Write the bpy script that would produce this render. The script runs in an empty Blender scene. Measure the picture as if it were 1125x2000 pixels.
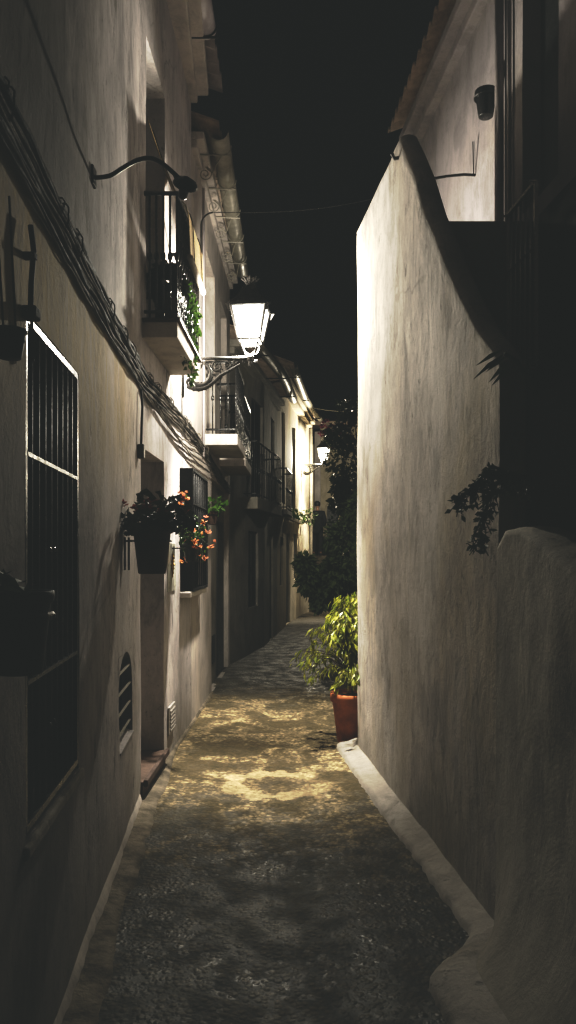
import bpy, bmesh, math, random
from mathutils import Vector, Matrix, noise
R = math.radians
PI = math.pi
random.seed(7)
scene = bpy.context.scene
COL = scene.collection

# ------------------------------------------------------------------ helpers
def tag(o, label=None, cat=None, group=None, kind=None):
    if label: o['label'] = label
    if cat: o['category'] = cat
    if group: o['group'] = group
    if kind: o['kind'] = kind
    return o

def empty(name, loc, label, cat, group=None):
    o = bpy.data.objects.new(name, None)
    COL.objects.link(o)
    o.location = loc
    o.empty_display_size = 0.1
    return tag(o, label, cat, group)

def origin(o):
    p = Vector((0, 0, 0))
    while o is not None:
        p += o.location
        o = o.parent
    return p

def copy_tree(o, parent=None):
    c = o.copy(); COL.objects.link(c); c.parent = parent
    for ch in list(o.children):
        copy_tree(ch, c)
    return c

class MB:
    def __init__(s):
        s.v = []; s.f = []
    def add(s, vs, fs):
        b = len(s.v)
        s.v += [Vector(p) for p in vs]
        s.f += [tuple(i + b for i in f) for f in fs]
    def hexa(s, p):           # 8 points: bottom ring 0-3, top ring 4-7
        s.add(p, [(3,2,1,0),(4,5,6,7),(0,1,5,4),(1,2,6,5),(2,3,7,6),(3,0,4,7)])
    def box(s, x0, x1, y0, y1, z0, z1, M=None):
        p = [Vector(q) for q in [(x0,y0,z0),(x1,y0,z0),(x1,y1,z0),(x0,y1,z0),(x0,y0,z1),(x1,y0,z1),(x1,y1,z1),(x0,y1,z1)]]
        if M is not None: p = [M @ q for q in p]
        s.hexa(p)
    def wbox(s, X, y0, y1, d0, d1, z0, z1):    # box that follows a wall line X(Y); d = distance out from it
        s.hexa([(X(y0)+d0,y0,z0),(X(y0)+d1,y0,z0),(X(y1)+d1,y1,z0),(X(y1)+d0,y1,z0),
                (X(y0)+d0,y0,z1),(X(y0)+d1,y0,z1),(X(y1)+d1,y1,z1),(X(y1)+d0,y1,z1)])
    def tube(s, pts, r, seg=6, cap=True):
        pts = [Vector(p) for p in pts]
        n = len(pts)
        rr = r if isinstance(r, (list, tuple)) else [r]*n
        b = len(s.v)
        up = None
        for i in range(n):
            t = (pts[min(i+1,n-1)] - pts[max(i-1,0)])
            if t.length < 1e-9: t = Vector((0,0,1))
            t.normalize()
            if up is None:
                up = Vector((0,0,1)) if abs(t.z) < .9 else Vector((1,0,0))
            a = t.cross(up)
            if a.length < 1e-4:
                a = t.cross(Vector((0,1,0)))
            a.normalize()
            c = a.cross(t).normalized()
            up = c
            for k in range(seg):
                w = 2*PI*k/seg
                s.v.append(pts[i] + (a*math.cos(w) + c*math.sin(w))*rr[i])
        for i in range(n-1):
            for k in range(seg):
                k2 = (k+1) % seg
                s.f.append((b+i*seg+k, b+i*seg+k2, b+(i+1)*seg+k2, b+(i+1)*seg+k))
        if cap:
            s.f.append(tuple(b+k for k in reversed(range(seg))))
            s.f.append(tuple(b+(n-1)*seg+k for k in range(seg)))
    def lathe(s, prof, c, seg=20, cap=True):
        b = len(s.v); c = Vector(c); n = len(prof)
        for (r, z) in prof:
            for k in range(seg):
                w = 2*PI*k/seg
                s.v.append(c + Vector((r*math.cos(w), r*math.sin(w), z)))
        for i in range(n-1):
            for k in range(seg):
                k2 = (k+1) % seg
                s.f.append((b+i*seg+k, b+i*seg+k2, b+(i+1)*seg+k2, b+(i+1)*seg+k))
        if cap:
            s.f.append(tuple(b+k for k in reversed(range(seg))))
            s.f.append(tuple(b+(n-1)*seg+k for k in range(seg)))
    def leaf(s, p, d, nrm, L, W, droop=.25):
        d = Vector(d).normalized()
        sd = d.cross(Vector(nrm))
        if sd.length < 1e-3: sd = d.cross(Vector((.3,.5,.8)))
        sd.normalize()
        up = sd.cross(d)
        p = Vector(p)
        m = p + d*L*.48
        s.add([p, m + sd*W*.5 + up*W*.12, m - up*W*.12, m - sd*W*.5 + up*W*.12, p + d*L - up*L*droop],
              [(0,1,2),(0,2,3),(1,4,2),(2,4,3)])
    def build(s, name, mat, parent=None, smooth=False, bevel=0, label=None, M=None):
        me = bpy.data.meshes.new(name)
        o = bpy.data.objects.new(name, me)
        COL.objects.link(o)
        off = Vector((0,0,0))
        if parent is not None:
            o.parent = parent
            off = origin(parent)
        vs = [(M @ v if M is not None else v) - off for v in s.v]
        me.from_pydata([tuple(v) for v in vs], [], s.f)
        me.update()
        bm = bmesh.new(); bm.from_mesh(me)
        bmesh.ops.recalc_face_normals(bm, faces=bm.faces)
        bm.to_mesh(me); bm.free()
        me.materials.append(mat)
        if smooth:
            for p in me.polygons: p.use_smooth = True
        if bevel:
            b = o.modifiers.new('bevel', 'BEVEL'); b.width = bevel; b.segments = 2; b.limit_method = 'ANGLE'
            b.angle_limit = R(40)
        if label: o['label'] = label
        return o

def rnd(a, b): return random.uniform(a, b)
def rvec():
    while True:
        v = Vector((rnd(-1,1), rnd(-1,1), rnd(-1,1)))
        if .05 < v.length < 1: return v.normalized()
def smooth(a, b, x):
    t = max(0, min(1, (x-a)/(b-a)))
    return t*t*(3-2*t)
def nz(x, y, z): return noise.noise(Vector((x, y, z)))

# ------------------------------------------------------------------ materials
class NT:
    def __init__(s, name):
        s.m = bpy.data.materials.new(name); s.m.use_nodes = True
        s.t = s.m.node_tree; s.t.nodes.clear()
        s.out = s.n('ShaderNodeOutputMaterial')
    def n(s, typ, **kw):
        nd = s.t.nodes.new(typ)
        for k, v in kw.items(): setattr(nd, k, v)
        return nd
    def l(s, a, b): s.t.links.new(a, b)
    def coord(s, scale=(1,1,1)):
        tc = s.n('ShaderNodeTexCoord'); mp = s.n('ShaderNodeMapping')
        mp.inputs['Scale'].default_value = scale
        s.l(tc.outputs['Object'], mp.inputs['Vector'])
        return mp.outputs['Vector']
    def noise(s, vec, scale, detail=5, rough=.6, dist=0):
        nd = s.n('ShaderNodeTexNoise')
        nd.inputs['Scale'].default_value = scale; nd.inputs['Detail'].default_value = detail
        nd.inputs['Roughness'].default_value = rough; nd.inputs['Distortion'].default_value = dist
        s.l(vec, nd.inputs['Vector'])
        return nd.outputs['Fac']
    def ramp(s, fac, a, b, ca=0., cb=1.):
        nd = s.n('ShaderNodeMapRange'); nd.interpolation_type = 'SMOOTHSTEP'
        nd.inputs['From Min'].default_value = a; nd.inputs['From Max'].default_value = b
        nd.inputs['To Min'].default_value = ca; nd.inputs['To Max'].default_value = cb
        s.l(fac, nd.inputs['Value'])
        return nd.outputs['Result']
    def math(s, op, a, b):
        nd = s.n('ShaderNodeMath', operation=op)
        for i, x in enumerate((a, b)):
            if isinstance(x, (int, float)): nd.inputs[i].default_value = x
            else: s.l(x, nd.inputs[i])
        return nd.outputs[0]
    def mix(s, fac, a, b):
        nd = s.n('ShaderNodeMix', data_type='RGBA')
        if isinstance(fac, (int, float)): nd.inputs['Factor'].default_value = fac
        else: s.l(fac, nd.inputs['Factor'])
        for key, x in ((6, a), (7, b)):
            if isinstance(x, (tuple, list)): nd.inputs[key].default_value = (*x[:3], 1)
            else: s.l(x, nd.inputs[key])
        return nd.outputs[2]
    def bump(s, h, strength, dist, nrm=None):
        nd = s.n('ShaderNodeBump')
        nd.inputs['Strength'].default_value = strength; nd.inputs['Distance'].default_value = dist
        s.l(h, nd.inputs['Height'])
        if nrm is not None: s.l(nrm, nd.inputs['Normal'])
        return nd.outputs['Normal']
    def bsdf(s, col, rough, nrm=None, spec=.5, metal=0, trans=0):
        b = s.n('ShaderNodeBsdfPrincipled')
        if isinstance(col, (tuple, list)): b.inputs['Base Color'].default_value = (*col[:3], 1)
        else: s.l(col, b.inputs['Base Color'])
        if isinstance(rough, (int, float)): b.inputs['Roughness'].default_value = rough
        else: s.l(rough, b.inputs['Roughness'])
        b.inputs['Specular IOR Level'].default_value = spec
        b.inputs['Metallic'].default_value = metal
        if nrm is not None: s.l(nrm, b.inputs['Normal'])
        s.l(b.outputs[0], s.out.inputs['Surface'])
        return b

def plaster(name, base, stain, dirt=.5, warm=(.52,.44,.27), warm_amt=.4, bump=.5, dark=(.10,.09,.07), street=False):
    t = NT(name)
    v = t.coord((1,1,1)); vs = t.coord((1,1,.22)); vm = t.coord((1,1,.45))
    big = t.noise(v, 1.1, 5, .6, .4)
    area = t.noise(v, .75, 3, .55, .3)              # where the wall is dirty at all
    streak = t.noise(vs, 4.2, 9, .74, 1.3)
    streak2 = t.noise(vs, 11, 7, .7, 1.2)
    blot = t.noise(vm, 4.2, 10, .78, .25)
    flake = t.noise(vm, 13, 7, .74, .15)
    fine = t.noise(v, 75, 5, .7)
    mid = t.noise(t.coord((1,1,.7)), 5.5, 9, .68, .6)
    dirty = t.ramp(area, .35, .62, .25, 1)
    c = t.mix(t.ramp(big, .35, .68), base, stain)
    c = t.mix(t.math('MULTIPLY', t.ramp(t.noise(t.coord((1,1,.5)), .9, 6, .66, .5), .46, .66), warm_amt), c, warm)
    s = t.math('MULTIPLY', t.math('MULTIPLY', t.ramp(streak, .46, .74), dirt), dirty)
    c = t.mix(s, c, tuple(x*.34 for x in stain))
    s2 = t.math('MULTIPLY', t.math('MULTIPLY', t.ramp(streak2, .52, .78), dirt*.75), dirty)
    c = t.mix(s2, c, tuple(x*.38 for x in stain))
    fl = t.math('MULTIPLY', t.ramp(blot, .53, .66), min(1, dirt*.95))
    c = t.mix(t.math('MULTIPLY', fl, dirty), c, dark)
    pk = t.math('MULTIPLY', t.math('MULTIPLY', t.ramp(flake, .60, .66), t.ramp(blot, .46, .56)), min(1, dirt))
    c = t.mix(pk, c, dark)
    mot = t.noise(t.coord((1,1,.6)), 3.4, 10, .74, .4)                     # cloudy limewash coats
    c = t.mix(t.math('MULTIPLY', t.ramp(mot, .44, .64), .55), c, tuple(x*.58 for x in stain))
    grit = t.noise(t.coord((1,1,.5)), 34, 5, .75)
    c = t.mix(t.math('MULTIPLY', t.math('MULTIPLY', t.ramp(grit, .60, .66), t.ramp(mot, .42, .55)), min(1, dirt*.8)), c, dark)
    c = t.mix(t.math('MULTIPLY', t.ramp(fine, .42, .72), .22), c, tuple(x*.5 for x in stain))
    if street:      # stain above cables, rust-yellow run-off below, fading light painted toward the near end
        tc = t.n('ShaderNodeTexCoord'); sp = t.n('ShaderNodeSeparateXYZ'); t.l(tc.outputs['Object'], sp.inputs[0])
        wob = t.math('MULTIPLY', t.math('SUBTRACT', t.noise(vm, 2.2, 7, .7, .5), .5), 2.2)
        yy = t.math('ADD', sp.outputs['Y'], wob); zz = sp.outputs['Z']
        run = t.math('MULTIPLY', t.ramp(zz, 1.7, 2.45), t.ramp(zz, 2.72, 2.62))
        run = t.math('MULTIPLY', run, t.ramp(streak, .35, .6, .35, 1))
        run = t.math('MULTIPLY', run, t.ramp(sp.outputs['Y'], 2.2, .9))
        stain_dim = t.math('MULTIPLY', t.ramp(yy, 1.2, -.7), t.ramp(zz, 2.5, 2.75, .75, 1))
        c = t.mix(t.math('MULTIPLY', stain_dim, .88), c, (.085,.078,.066))
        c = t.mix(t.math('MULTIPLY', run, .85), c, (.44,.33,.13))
    tz = t.n('ShaderNodeTexCoord'); sz = t.n('ShaderNodeSeparateXYZ'); t.l(tz.outputs['Object'], sz.inputs[0])
    spl = t.ramp(t.math('ADD', sz.outputs['Z'], t.math('MULTIPLY', t.math('SUBTRACT', blot, .5), .9)), .48, .02)
    c = t.mix(t.math('MULTIPLY', spl, min(1, dirt*.6)), c, (.16,.14,.10))
    dn = t.n('ShaderNodeTexNoise'); dn.inputs['Scale'].default_value = 2.5; dn.inputs['Detail'].default_value = 6; t.l(v, dn.inputs['Vector'])
    dm = t.n('ShaderNodeVectorMath', operation='MULTIPLY_ADD'); dm.inputs[1].default_value = (.3,.3,.3)
    t.l(dn.outputs['Color'], dm.inputs[0]); t.l(vm, dm.inputs[2])
    vo = t.n('ShaderNodeTexVoronoi', feature='DISTANCE_TO_EDGE'); vo.inputs['Scale'].default_value = 1.1; t.l(dm.outputs[0], vo.inputs['Vector'])
    crk = t.math('MULTIPLY', t.math('MULTIPLY', t.ramp(vo.outputs['Distance'], .010, .002), t.ramp(big, .50, .60)), min(1, dirt*.6))
    c = t.mix(t.math('MULTIPLY', crk, .75), c, dark)
    h = t.math('ADD', t.math('MULTIPLY', mid, .7), t.math('ADD', t.math('MULTIPLY', fine, .14), t.math('MULTIPLY', grit, .16)))
    h = t.math('SUBTRACT', h, t.math('MULTIPLY', t.math('ADD', fl, pk), .16))
    nrm = t.bump(h, bump, .022)
    t.bsdf(c, .88, nrm, .25)
    return t.m

def simple(name, col, rough=.6, var=.3, scale=12, bump=.2, spec=.5, metal=0, dist=.005):
    t = NT(name)
    v = t.coord()
    n1 = t.noise(v, scale, 6, .65)
    c = t.mix(t.ramp(n1, .3, .7), col, tuple(x*(1-var) for x in col))
    n2 = t.noise(v, scale*5, 4, .6)
    rg = t.ramp(n1, .3, .7, max(.05, rough-.12), min(1, rough+.12))
    t.bsdf(c, rg, t.bump(n2, bump, dist), spec, metal)
    return t.m

def leafmat(name, c1, c2, rough=.4, tl=.35, spec=.5):
    t = NT(name)
    v = t.coord()
    n1 = t.noise(v, 17, 3, .6)
    n2 = t.noise(v, 3.5, 3, .6)
    c = t.mix(t.ramp(n1, .35, .65), c1, c2)
    c = t.mix(t.ramp(n2, .4, .7, 0, .45), c, tuple(x*.45 for x in c1))
    b = t.bsdf(c, rough, None, spec)
    tr = t.n('ShaderNodeBsdfTranslucent'); t.l(c, tr.inputs['Color'])
    mx = t.n('ShaderNodeMixShader'); mx.inputs[0].default_value = tl
    t.l(b.outputs[0], mx.inputs[1]); t.l(tr.outputs[0], mx.inputs[2])
    t.l(mx.outputs[0], t.out.inputs['Surface'])
    return t.m

M = {}
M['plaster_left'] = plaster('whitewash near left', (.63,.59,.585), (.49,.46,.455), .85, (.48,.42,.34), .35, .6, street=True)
M['plaster_second'] = plaster('whitewash second', (.60,.55,.51), (.50,.46,.43), .3, warm_amt=.15, bump=.35)
M['plaster_far'] = plaster('whitewash far', (.54,.49,.39), (.43,.38,.29), .4, (.50,.42,.24), .4, .4)
M['plaster_dim'] = plaster('whitewash toned for shade', (.38,.36,.315), (.28,.26,.235), .5, warm_amt=.2, bump=.4)  # shade of the unlit walls put into the plaster colour
M['plaster_right'] = plaster('whitewash right wall', (.66,.63,.60), (.50,.47,.44), .85, (.52,.44,.28), .5, 1.1, dark=(.21,.185,.15))
M['plaster_low'] = plaster('grimy whitewash', (.50,.47,.41), (.38,.355,.31), .7, (.27,.22,.13), .4, .7)
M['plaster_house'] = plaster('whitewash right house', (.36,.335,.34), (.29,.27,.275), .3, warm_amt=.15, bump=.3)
M['white_paint'] = plaster('white painted slab', (.66,.62,.57), (.52,.48,.45), .35, warm_amt=.12, bump=.3)
M['iron'] = simple('black iron', (.012,.012,.012), .34, .3, 30, .25, .55)
M['iron_shiny'] = simple('glossy black iron', (.02,.02,.02), .22, .3, 30, .3, .8)
M['bare_metal'] = simple('worn bare metal', (.75,.72,.66), .18, .3, 30, .2, .5, 1)
M['iron_matt'] = simple('matt black iron', (.006,.006,.006), .65, .3, 30, .2, .2)
M['iron_grey'] = simple('cast iron lamp bracket', (.05,.05,.05), .32, .4, 40, .3, .7)
M['zinc'] = simple('zinc gutter', (.30,.28,.23), .45, .35, 9, .25, .5)
M['white_metal'] = simple('white gutter', (.60,.56,.58), .55, .25, 7, .2)
M['tile'] = simple('roof tile', (.48,.38,.30), .85, .5, 9, .5)
M['tile_pale'] = simple('limewashed tile ends', (.42,.37,.36), .85, .35, 9, .4)
M['terracotta'] = simple('terracotta', (.52,.18,.06), .75, .45, 9, .4)
M['terracotta_dark'] = simple('grimy terracotta', (.09,.055,.04), .8, .4, 14, .3)
M['wood'] = simple('dark door wood', (.045,.038,.032), .6, .5, 7, .3)
M['shutter'] = simple('dark painted shutter', (.022,.023,.022), .5, .4, 10, .25)
M['glass'] = simple('dark window glass', (.010,.011,.011), .12, .2, 4, .03, .6)
M['cable'] = simple('painted cable', (.27,.25,.225), .92, .7, 9, .5, .15)
M['cable_dark'] = simple('black cable', (.05,.048,.045), .8, .5, 18, .3, .2)
M['cement'] = simple('cement', (.19,.16,.115), .85, .65, 6, .8, .3, 0, .015)
M['step'] = simple('clay tile step', (.11,.065,.042), .7, .4, 10, .4)
M['brass'] = simple('brass', (.42,.27,.07), .35, .3, 40, .2, .5, .8)
M['ceramic'] = simple('glazed plaque', (.46,.45,.39), .35, .15, 8, .1)
M['vent'] = simple('vent cover', (.42,.39,.36), .6, .3, 30, .3)
M['straw'] = simple('wooden slat blind', (.40,.30,.15), .55, .5, 40, .3)
M['plastic'] = simple('grey junction box', (.14,.13,.11), .5, .4, 20, .1)
M['soil'] = simple('potting soil', (.03,.022,.016), .95, .4, 30, .6)
M['bark'] = simple('bark', (.10,.08,.055), .9, .5, 14, .6)
M['ficus'] = leafmat('variegated ficus leaves', (.46,.45,.08), (.20,.27,.035), .38, .3)
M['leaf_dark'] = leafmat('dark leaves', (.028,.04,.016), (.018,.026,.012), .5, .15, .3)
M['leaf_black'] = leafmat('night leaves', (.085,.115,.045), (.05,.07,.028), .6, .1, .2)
M['vine'] = leafmat('balcony vine', (.07,.13,.022), (.035,.07,.014), .35, .3)
M['leaf_green'] = leafmat('fresh leaves', (.12,.24,.045), (.08,.17,.03), .4, .35)
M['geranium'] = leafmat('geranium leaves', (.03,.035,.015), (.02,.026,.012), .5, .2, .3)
M['bloom_red'] = leafmat('dusty red blooms', (.30,.06,.055), (.22,.04,.04), .6, .35)
M['bloom_orange'] = leafmat('orange blooms', (.66,.30,.10), (.62,.27,.20), .6, .35)
M['bloom_pink'] = leafmat('bougainvillea bracts', (.16,.03,.06), (.10,.02,.04), .6, .3)
M['coat'] = simple('dark coat', (.012,.012,.016), .9, .3, 20, .3)
M['trouser'] = simple('dark trousers', (.016,.016,.018), .9, .3, 20, .3)
M['skin'] = simple('skin', (.30,.18,.12), .6, .15, 20, .1)
M['hair'] = simple('dark hair', (.012,.010,.009), .6, .3, 40, .3)
M['shoe'] = simple('shoe leather', (.015,.013,.012), .5, .3, 20, .1)

def lamp_pane():
    t = NT('lit lantern pane')
    tr = t.n('ShaderNodeBsdfTransparent'); tr.inputs[0].default_value = (.92,.92,.9,1)
    em = t.n('ShaderNodeEmission'); em.inputs[0].default_value = (1,.95,.80,1); em.inputs[1].default_value = 2.2
    ad = t.n('ShaderNodeAddShader')
    t.l(tr.outputs[0], ad.inputs[0]); t.l(em.outputs[0], ad.inputs[1]); t.l(ad.outputs[0], t.out.inputs['Surface'])
    return t.m
M['pane_lit'] = lamp_pane()

def ground_mat():
    t = NT('cobbled alley')
    v = t.coord()
    tc = t.n('ShaderNodeTexCoord'); sp = t.n('ShaderNodeSeparateXYZ'); t.l(tc.outputs['Object'], sp.inputs[0])
    y = sp.outputs['Y']
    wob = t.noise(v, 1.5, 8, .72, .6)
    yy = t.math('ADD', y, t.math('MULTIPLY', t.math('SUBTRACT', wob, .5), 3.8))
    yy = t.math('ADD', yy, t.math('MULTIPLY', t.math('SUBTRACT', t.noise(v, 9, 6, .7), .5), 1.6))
    sand_pool = t.math('MULTIPLY', t.ramp(yy, 3.7, 5.7), t.ramp(yy, 10.2, 7.2))  # pale stone band; also paints the lamp's pool into the ground colour
    # pebbles
    def vor(scale):
        n = t.n('ShaderNodeTexVoronoi'); n.inputs['Scale'].default_value = scale; n.inputs['Randomness'].default_value = 1
        t.l(v, n.inputs['Vector']); return n
    p1 = vor(34); p2 = vor(64); p3 = vor(15)
    peb = t.math('ADD', t.ramp(p1.outputs['Distance'], .0, .62, 1, 0), t.math('MULTIPLY', t.ramp(p2.outputs['Distance'], 0, .6, 1, 0), .35))
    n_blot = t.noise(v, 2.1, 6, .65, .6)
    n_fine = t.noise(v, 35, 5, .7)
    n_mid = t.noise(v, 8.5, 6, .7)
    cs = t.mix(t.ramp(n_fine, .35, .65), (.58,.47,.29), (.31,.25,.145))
    cs = t.mix(t.math('MULTIPLY', t.ramp(n_blot, .43, .56), .9), cs, (.075,.058,.028))  # dark blotches painting in the lantern base's shadow bands
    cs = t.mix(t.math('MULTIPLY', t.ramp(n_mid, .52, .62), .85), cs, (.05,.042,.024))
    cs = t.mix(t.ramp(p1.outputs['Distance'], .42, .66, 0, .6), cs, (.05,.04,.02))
    # pale ring and dark centre: the lantern's light pattern painted on the lane
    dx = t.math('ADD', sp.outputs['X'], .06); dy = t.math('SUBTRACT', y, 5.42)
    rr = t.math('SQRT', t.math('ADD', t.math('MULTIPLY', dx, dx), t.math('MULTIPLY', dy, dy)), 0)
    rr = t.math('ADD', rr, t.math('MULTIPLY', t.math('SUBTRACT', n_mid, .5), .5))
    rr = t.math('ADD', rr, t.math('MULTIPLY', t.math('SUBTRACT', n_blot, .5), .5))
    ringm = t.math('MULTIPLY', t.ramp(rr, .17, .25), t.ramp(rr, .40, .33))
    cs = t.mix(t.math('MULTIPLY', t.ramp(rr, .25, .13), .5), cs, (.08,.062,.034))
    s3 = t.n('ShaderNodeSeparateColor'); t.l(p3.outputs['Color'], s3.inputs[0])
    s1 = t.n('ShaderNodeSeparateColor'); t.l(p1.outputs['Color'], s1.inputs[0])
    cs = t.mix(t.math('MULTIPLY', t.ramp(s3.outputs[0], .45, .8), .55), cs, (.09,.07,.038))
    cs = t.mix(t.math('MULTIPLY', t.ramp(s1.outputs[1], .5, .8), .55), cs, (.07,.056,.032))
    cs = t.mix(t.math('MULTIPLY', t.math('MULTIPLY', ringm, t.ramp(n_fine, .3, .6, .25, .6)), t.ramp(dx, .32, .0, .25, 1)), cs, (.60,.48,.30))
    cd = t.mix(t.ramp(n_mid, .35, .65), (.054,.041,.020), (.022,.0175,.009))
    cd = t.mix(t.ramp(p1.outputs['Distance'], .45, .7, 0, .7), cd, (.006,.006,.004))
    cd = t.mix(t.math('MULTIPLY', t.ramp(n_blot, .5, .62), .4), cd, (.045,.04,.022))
    c = t.mix(sand_pool, cd, cs)
    h = t.math('ADD', t.math('MULTIPLY', peb, .8), t.math('MULTIPLY', n_mid, .5))
    h = t.math('ADD', h, t.math('MULTIPLY', n_fine, .2))
    rough = t.math('ADD', t.math('MULTIPLY', sand_pool, .35), t.ramp(t.noise(v, 5, 4, .6), .35, .65, .50, .78))
    sc = t.n('ShaderNodeSeparateColor'); t.l(p1.outputs['Color'], sc.inputs[0])
    wet = t.math('MULTIPLY', t.ramp(sc.outputs[0], .80, .86), t.ramp(t.noise(v, 1.6, 3, .5), .42, .55))      # worn, polished pebbles
    rough = t.math('SUBTRACT', rough, t.math('MULTIPLY', wet, .22))
    t.bsdf(c, rough, t.bump(h, .6, .010), .3)
    return t.m
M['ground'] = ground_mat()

# ------------------------------------------------------------------ camera + projection helpers
H = 1.6
cam = bpy.data.cameras.new('camera'); co = bpy.data.objects.new('camera', cam); COL.objects.link(co)
co.location = (0, 0, H); co.rotation_euler = (R(90), 0, 0)
cam.sensor_fit = 'VERTICAL'; cam.sensor_height = 36; cam.lens = 27; cam.shift_y = .0425
cam.clip_start = .05; cam.clip_end = 500
scene.camera = co
def at(px, py, Y): return Vector(((px-562.5)/1500*Y, Y, H - (py-1085)/1500*Y))

# wall lines (metres)
def X1(Y): return -.585-.075*Y if Y < 5 else -1.05+.018*Y           # left street front
def XR(Y): return 1.193-.101*Y                                       # tall white wall on the right
def XH(Y): return 2.15-.084*Y                                        # house behind it
PL = [(11.2,-.86),(13.6,-.42),(16.5,-.15),(19,.1),(20.7,.36),(22,.62)]
def X4(Y):                                                           # bend of the street front further down
    if Y <= PL[0][0]: return PL[0][1]
    for (a, b), (c, d) in zip(PL, PL[1:]):
        if Y <= c: return b + (d-b)*(Y-a)/(c-a)
    return PL[-1][1]
def Y2(px): return 1.05/(.018-(px-562.5)/1500)                       # depth where image column px meets the street front
def Y1(px): return .585/(-.075-(px-562.5)/1500)

def steps(a, b, d, extra):
    n = max(1, round((b-a)/d)); s = [a+(b-a)*i/n for i in range(n+1)]
    for e in extra:
        if a < e < b:
            s = [q for q in s if abs(q-e) > d*.35 or q in (a, b)]
    s = sorted(set([round(q, 5) for q in s] + [round(e, 5) for e in extra if a <= e <= b]))
    return s

def wall_mesh(X, y0, y1, z0, z1, ops, dy=.14, dz=.16, amp=.008, side=-1, back=.35, kinks=()):
    """street wall as a grid with real openings and reveals; side -1: solid lies toward -X"""
    mb = MB()
    ys = steps(y0, y1, dy, [q for o in ops for q in o[:2]] + list(kinks))
    zs = steps(z0, z1, dz, [q for o in ops for q in o[2:4]])
    idx = {}
    def vid(i, j, d=0.0):
        k = (i, j, d)
        if k not in idx:
            y, z = ys[i], zs[j]
            x = X(y) + amp*(nz(y*1.3, z*1.1, 3.1+y0) + .5*nz(y*4, z*3, 9.2))
            idx[k] = len(mb.v); mb.v.append(Vector((x + side*d, y, z)))
        return idx[k]
    def inside(yc, zc):
        for o in ops:
            if o[0] < yc < o[1] and o[2] < zc < o[3]: return o
        return None
    ny, nzz = len(ys)-1, len(zs)-1
    for i in range(ny):
        for j in range(nzz):
            if inside((ys[i]+ys[i+1])/2, (zs[j]+zs[j+1])/2) is None:
                mb.f.append((vid(i,j), vid(i+1,j), vid(i+1,j+1), vid(i,j+1)))
    for o in ops:
        ia = min(range(len(ys)), key=lambda q: abs(ys[q]-o[0])); ib = min(range(len(ys)), key=lambda q: abs(ys[q]-o[1]))
        ja = min(range(len(zs)), key=lambda q: abs(zs[q]-o[2])); jb = min(range(len(zs)), key=lambda q: abs(zs[q]-o[3]))
        D = o[4]
        for i in range(ia, ib):
            mb.f.append((vid(i,jb), vid(i+1,jb), vid(i+1,jb,D), vid(i,jb,D)))
            mb.f.append((vid(i,ja), vid(i+1,ja), vid(i+1,ja,D), vid(i,ja,D)))
        for j in range(ja, jb):
            mb.f.append((vid(ia,j), vid(ia,j+1), vid(ia,j+1,D), vid(ia,j,D)))
            mb.f.append((vid(ib,j), vid(ib,j+1), vid(ib,j+1,D), vid(ib,j,D)))
    # ends, top and back
    for i in (0, ny):
        for j in range(nzz):
            mb.f.append((vid(i,j), vid(i,j+1), vid(i,j+1,back), vid(i,j,back)))
    for i in range(ny):
        mb.f.append((vid(i,nzz), vid(i+1,nzz), vid(i+1,nzz,back), vid(i,nzz,back)))
        for j in range(nzz):
            mb.f.append((vid(i,j,back), vid(i+1,j,back), vid(i+1,j+1,back), vid(i,j+1,back)))
    return mb

# ------------------------------------------------------------------ ground
mb = MB()
xs = [-40,-12,-5,-2.2] + [-1.6+.08*i for i in range(46)] + [2.6,5,12,40]
ysg = [-30,-8,-2,0] + [.6+.1*i for i in range(110)] + [12.2+.8*i for i in range(14)] + [24.5,30,45,80,140]
for y in ysg:
    for x in xs:
        z = 0
        if -1.6 < x < 2.2 and 0 < y < 24:
            z = .010*nz(x*2.2, y*2.0, 1) + .006*nz(x*7, y*7, 2) - .018*math.exp(-((x+.05)/.35)**2)
        mb.v.append(Vector((x, y, z)))
nx = len(xs)
for j in range(len(ysg)-1):
    for i in range(nx-1):
        mb.f.append((j*nx+i, j*nx+i+1, (j+1)*nx+i+1, (j+1)*nx+i))
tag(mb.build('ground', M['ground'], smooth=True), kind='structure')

# cement apron along the left wall, and the pale kerb fillet at the foot of the right wall
mb = MB()
ys_ = [1.2+.06*i for i in range(130)]
prev = None
for k, y in enumerate(ys_):
    w = .115 + .035*nz(y*1.6, 0, 5) + .02*nz(y*6, 0, 6) + .01*nz(y*17, 0, 6)
    w *= smooth(6.3, 5.2, y)*.8+.2
    pr = [(X1(y)-.05, .022), (X1(y)+.01, .022), (X1(y)+w*.7, .016+.004*nz(y*4,1,1)), (X1(y)+w, .004), (X1(y)+w+.01, -.04)]
    ids = []
    for (x, z) in pr:
        ids.append(len(mb.v)); mb.v.append(Vector((x, y, z)))
    if prev:
        for a in range(4): mb.f.append((prev[a], prev[a+1], ids[a+1], ids[a]))
    prev = ids
tag(mb.build('pavement_edge', M['cement'], smooth=True), kind='structure')

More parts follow.
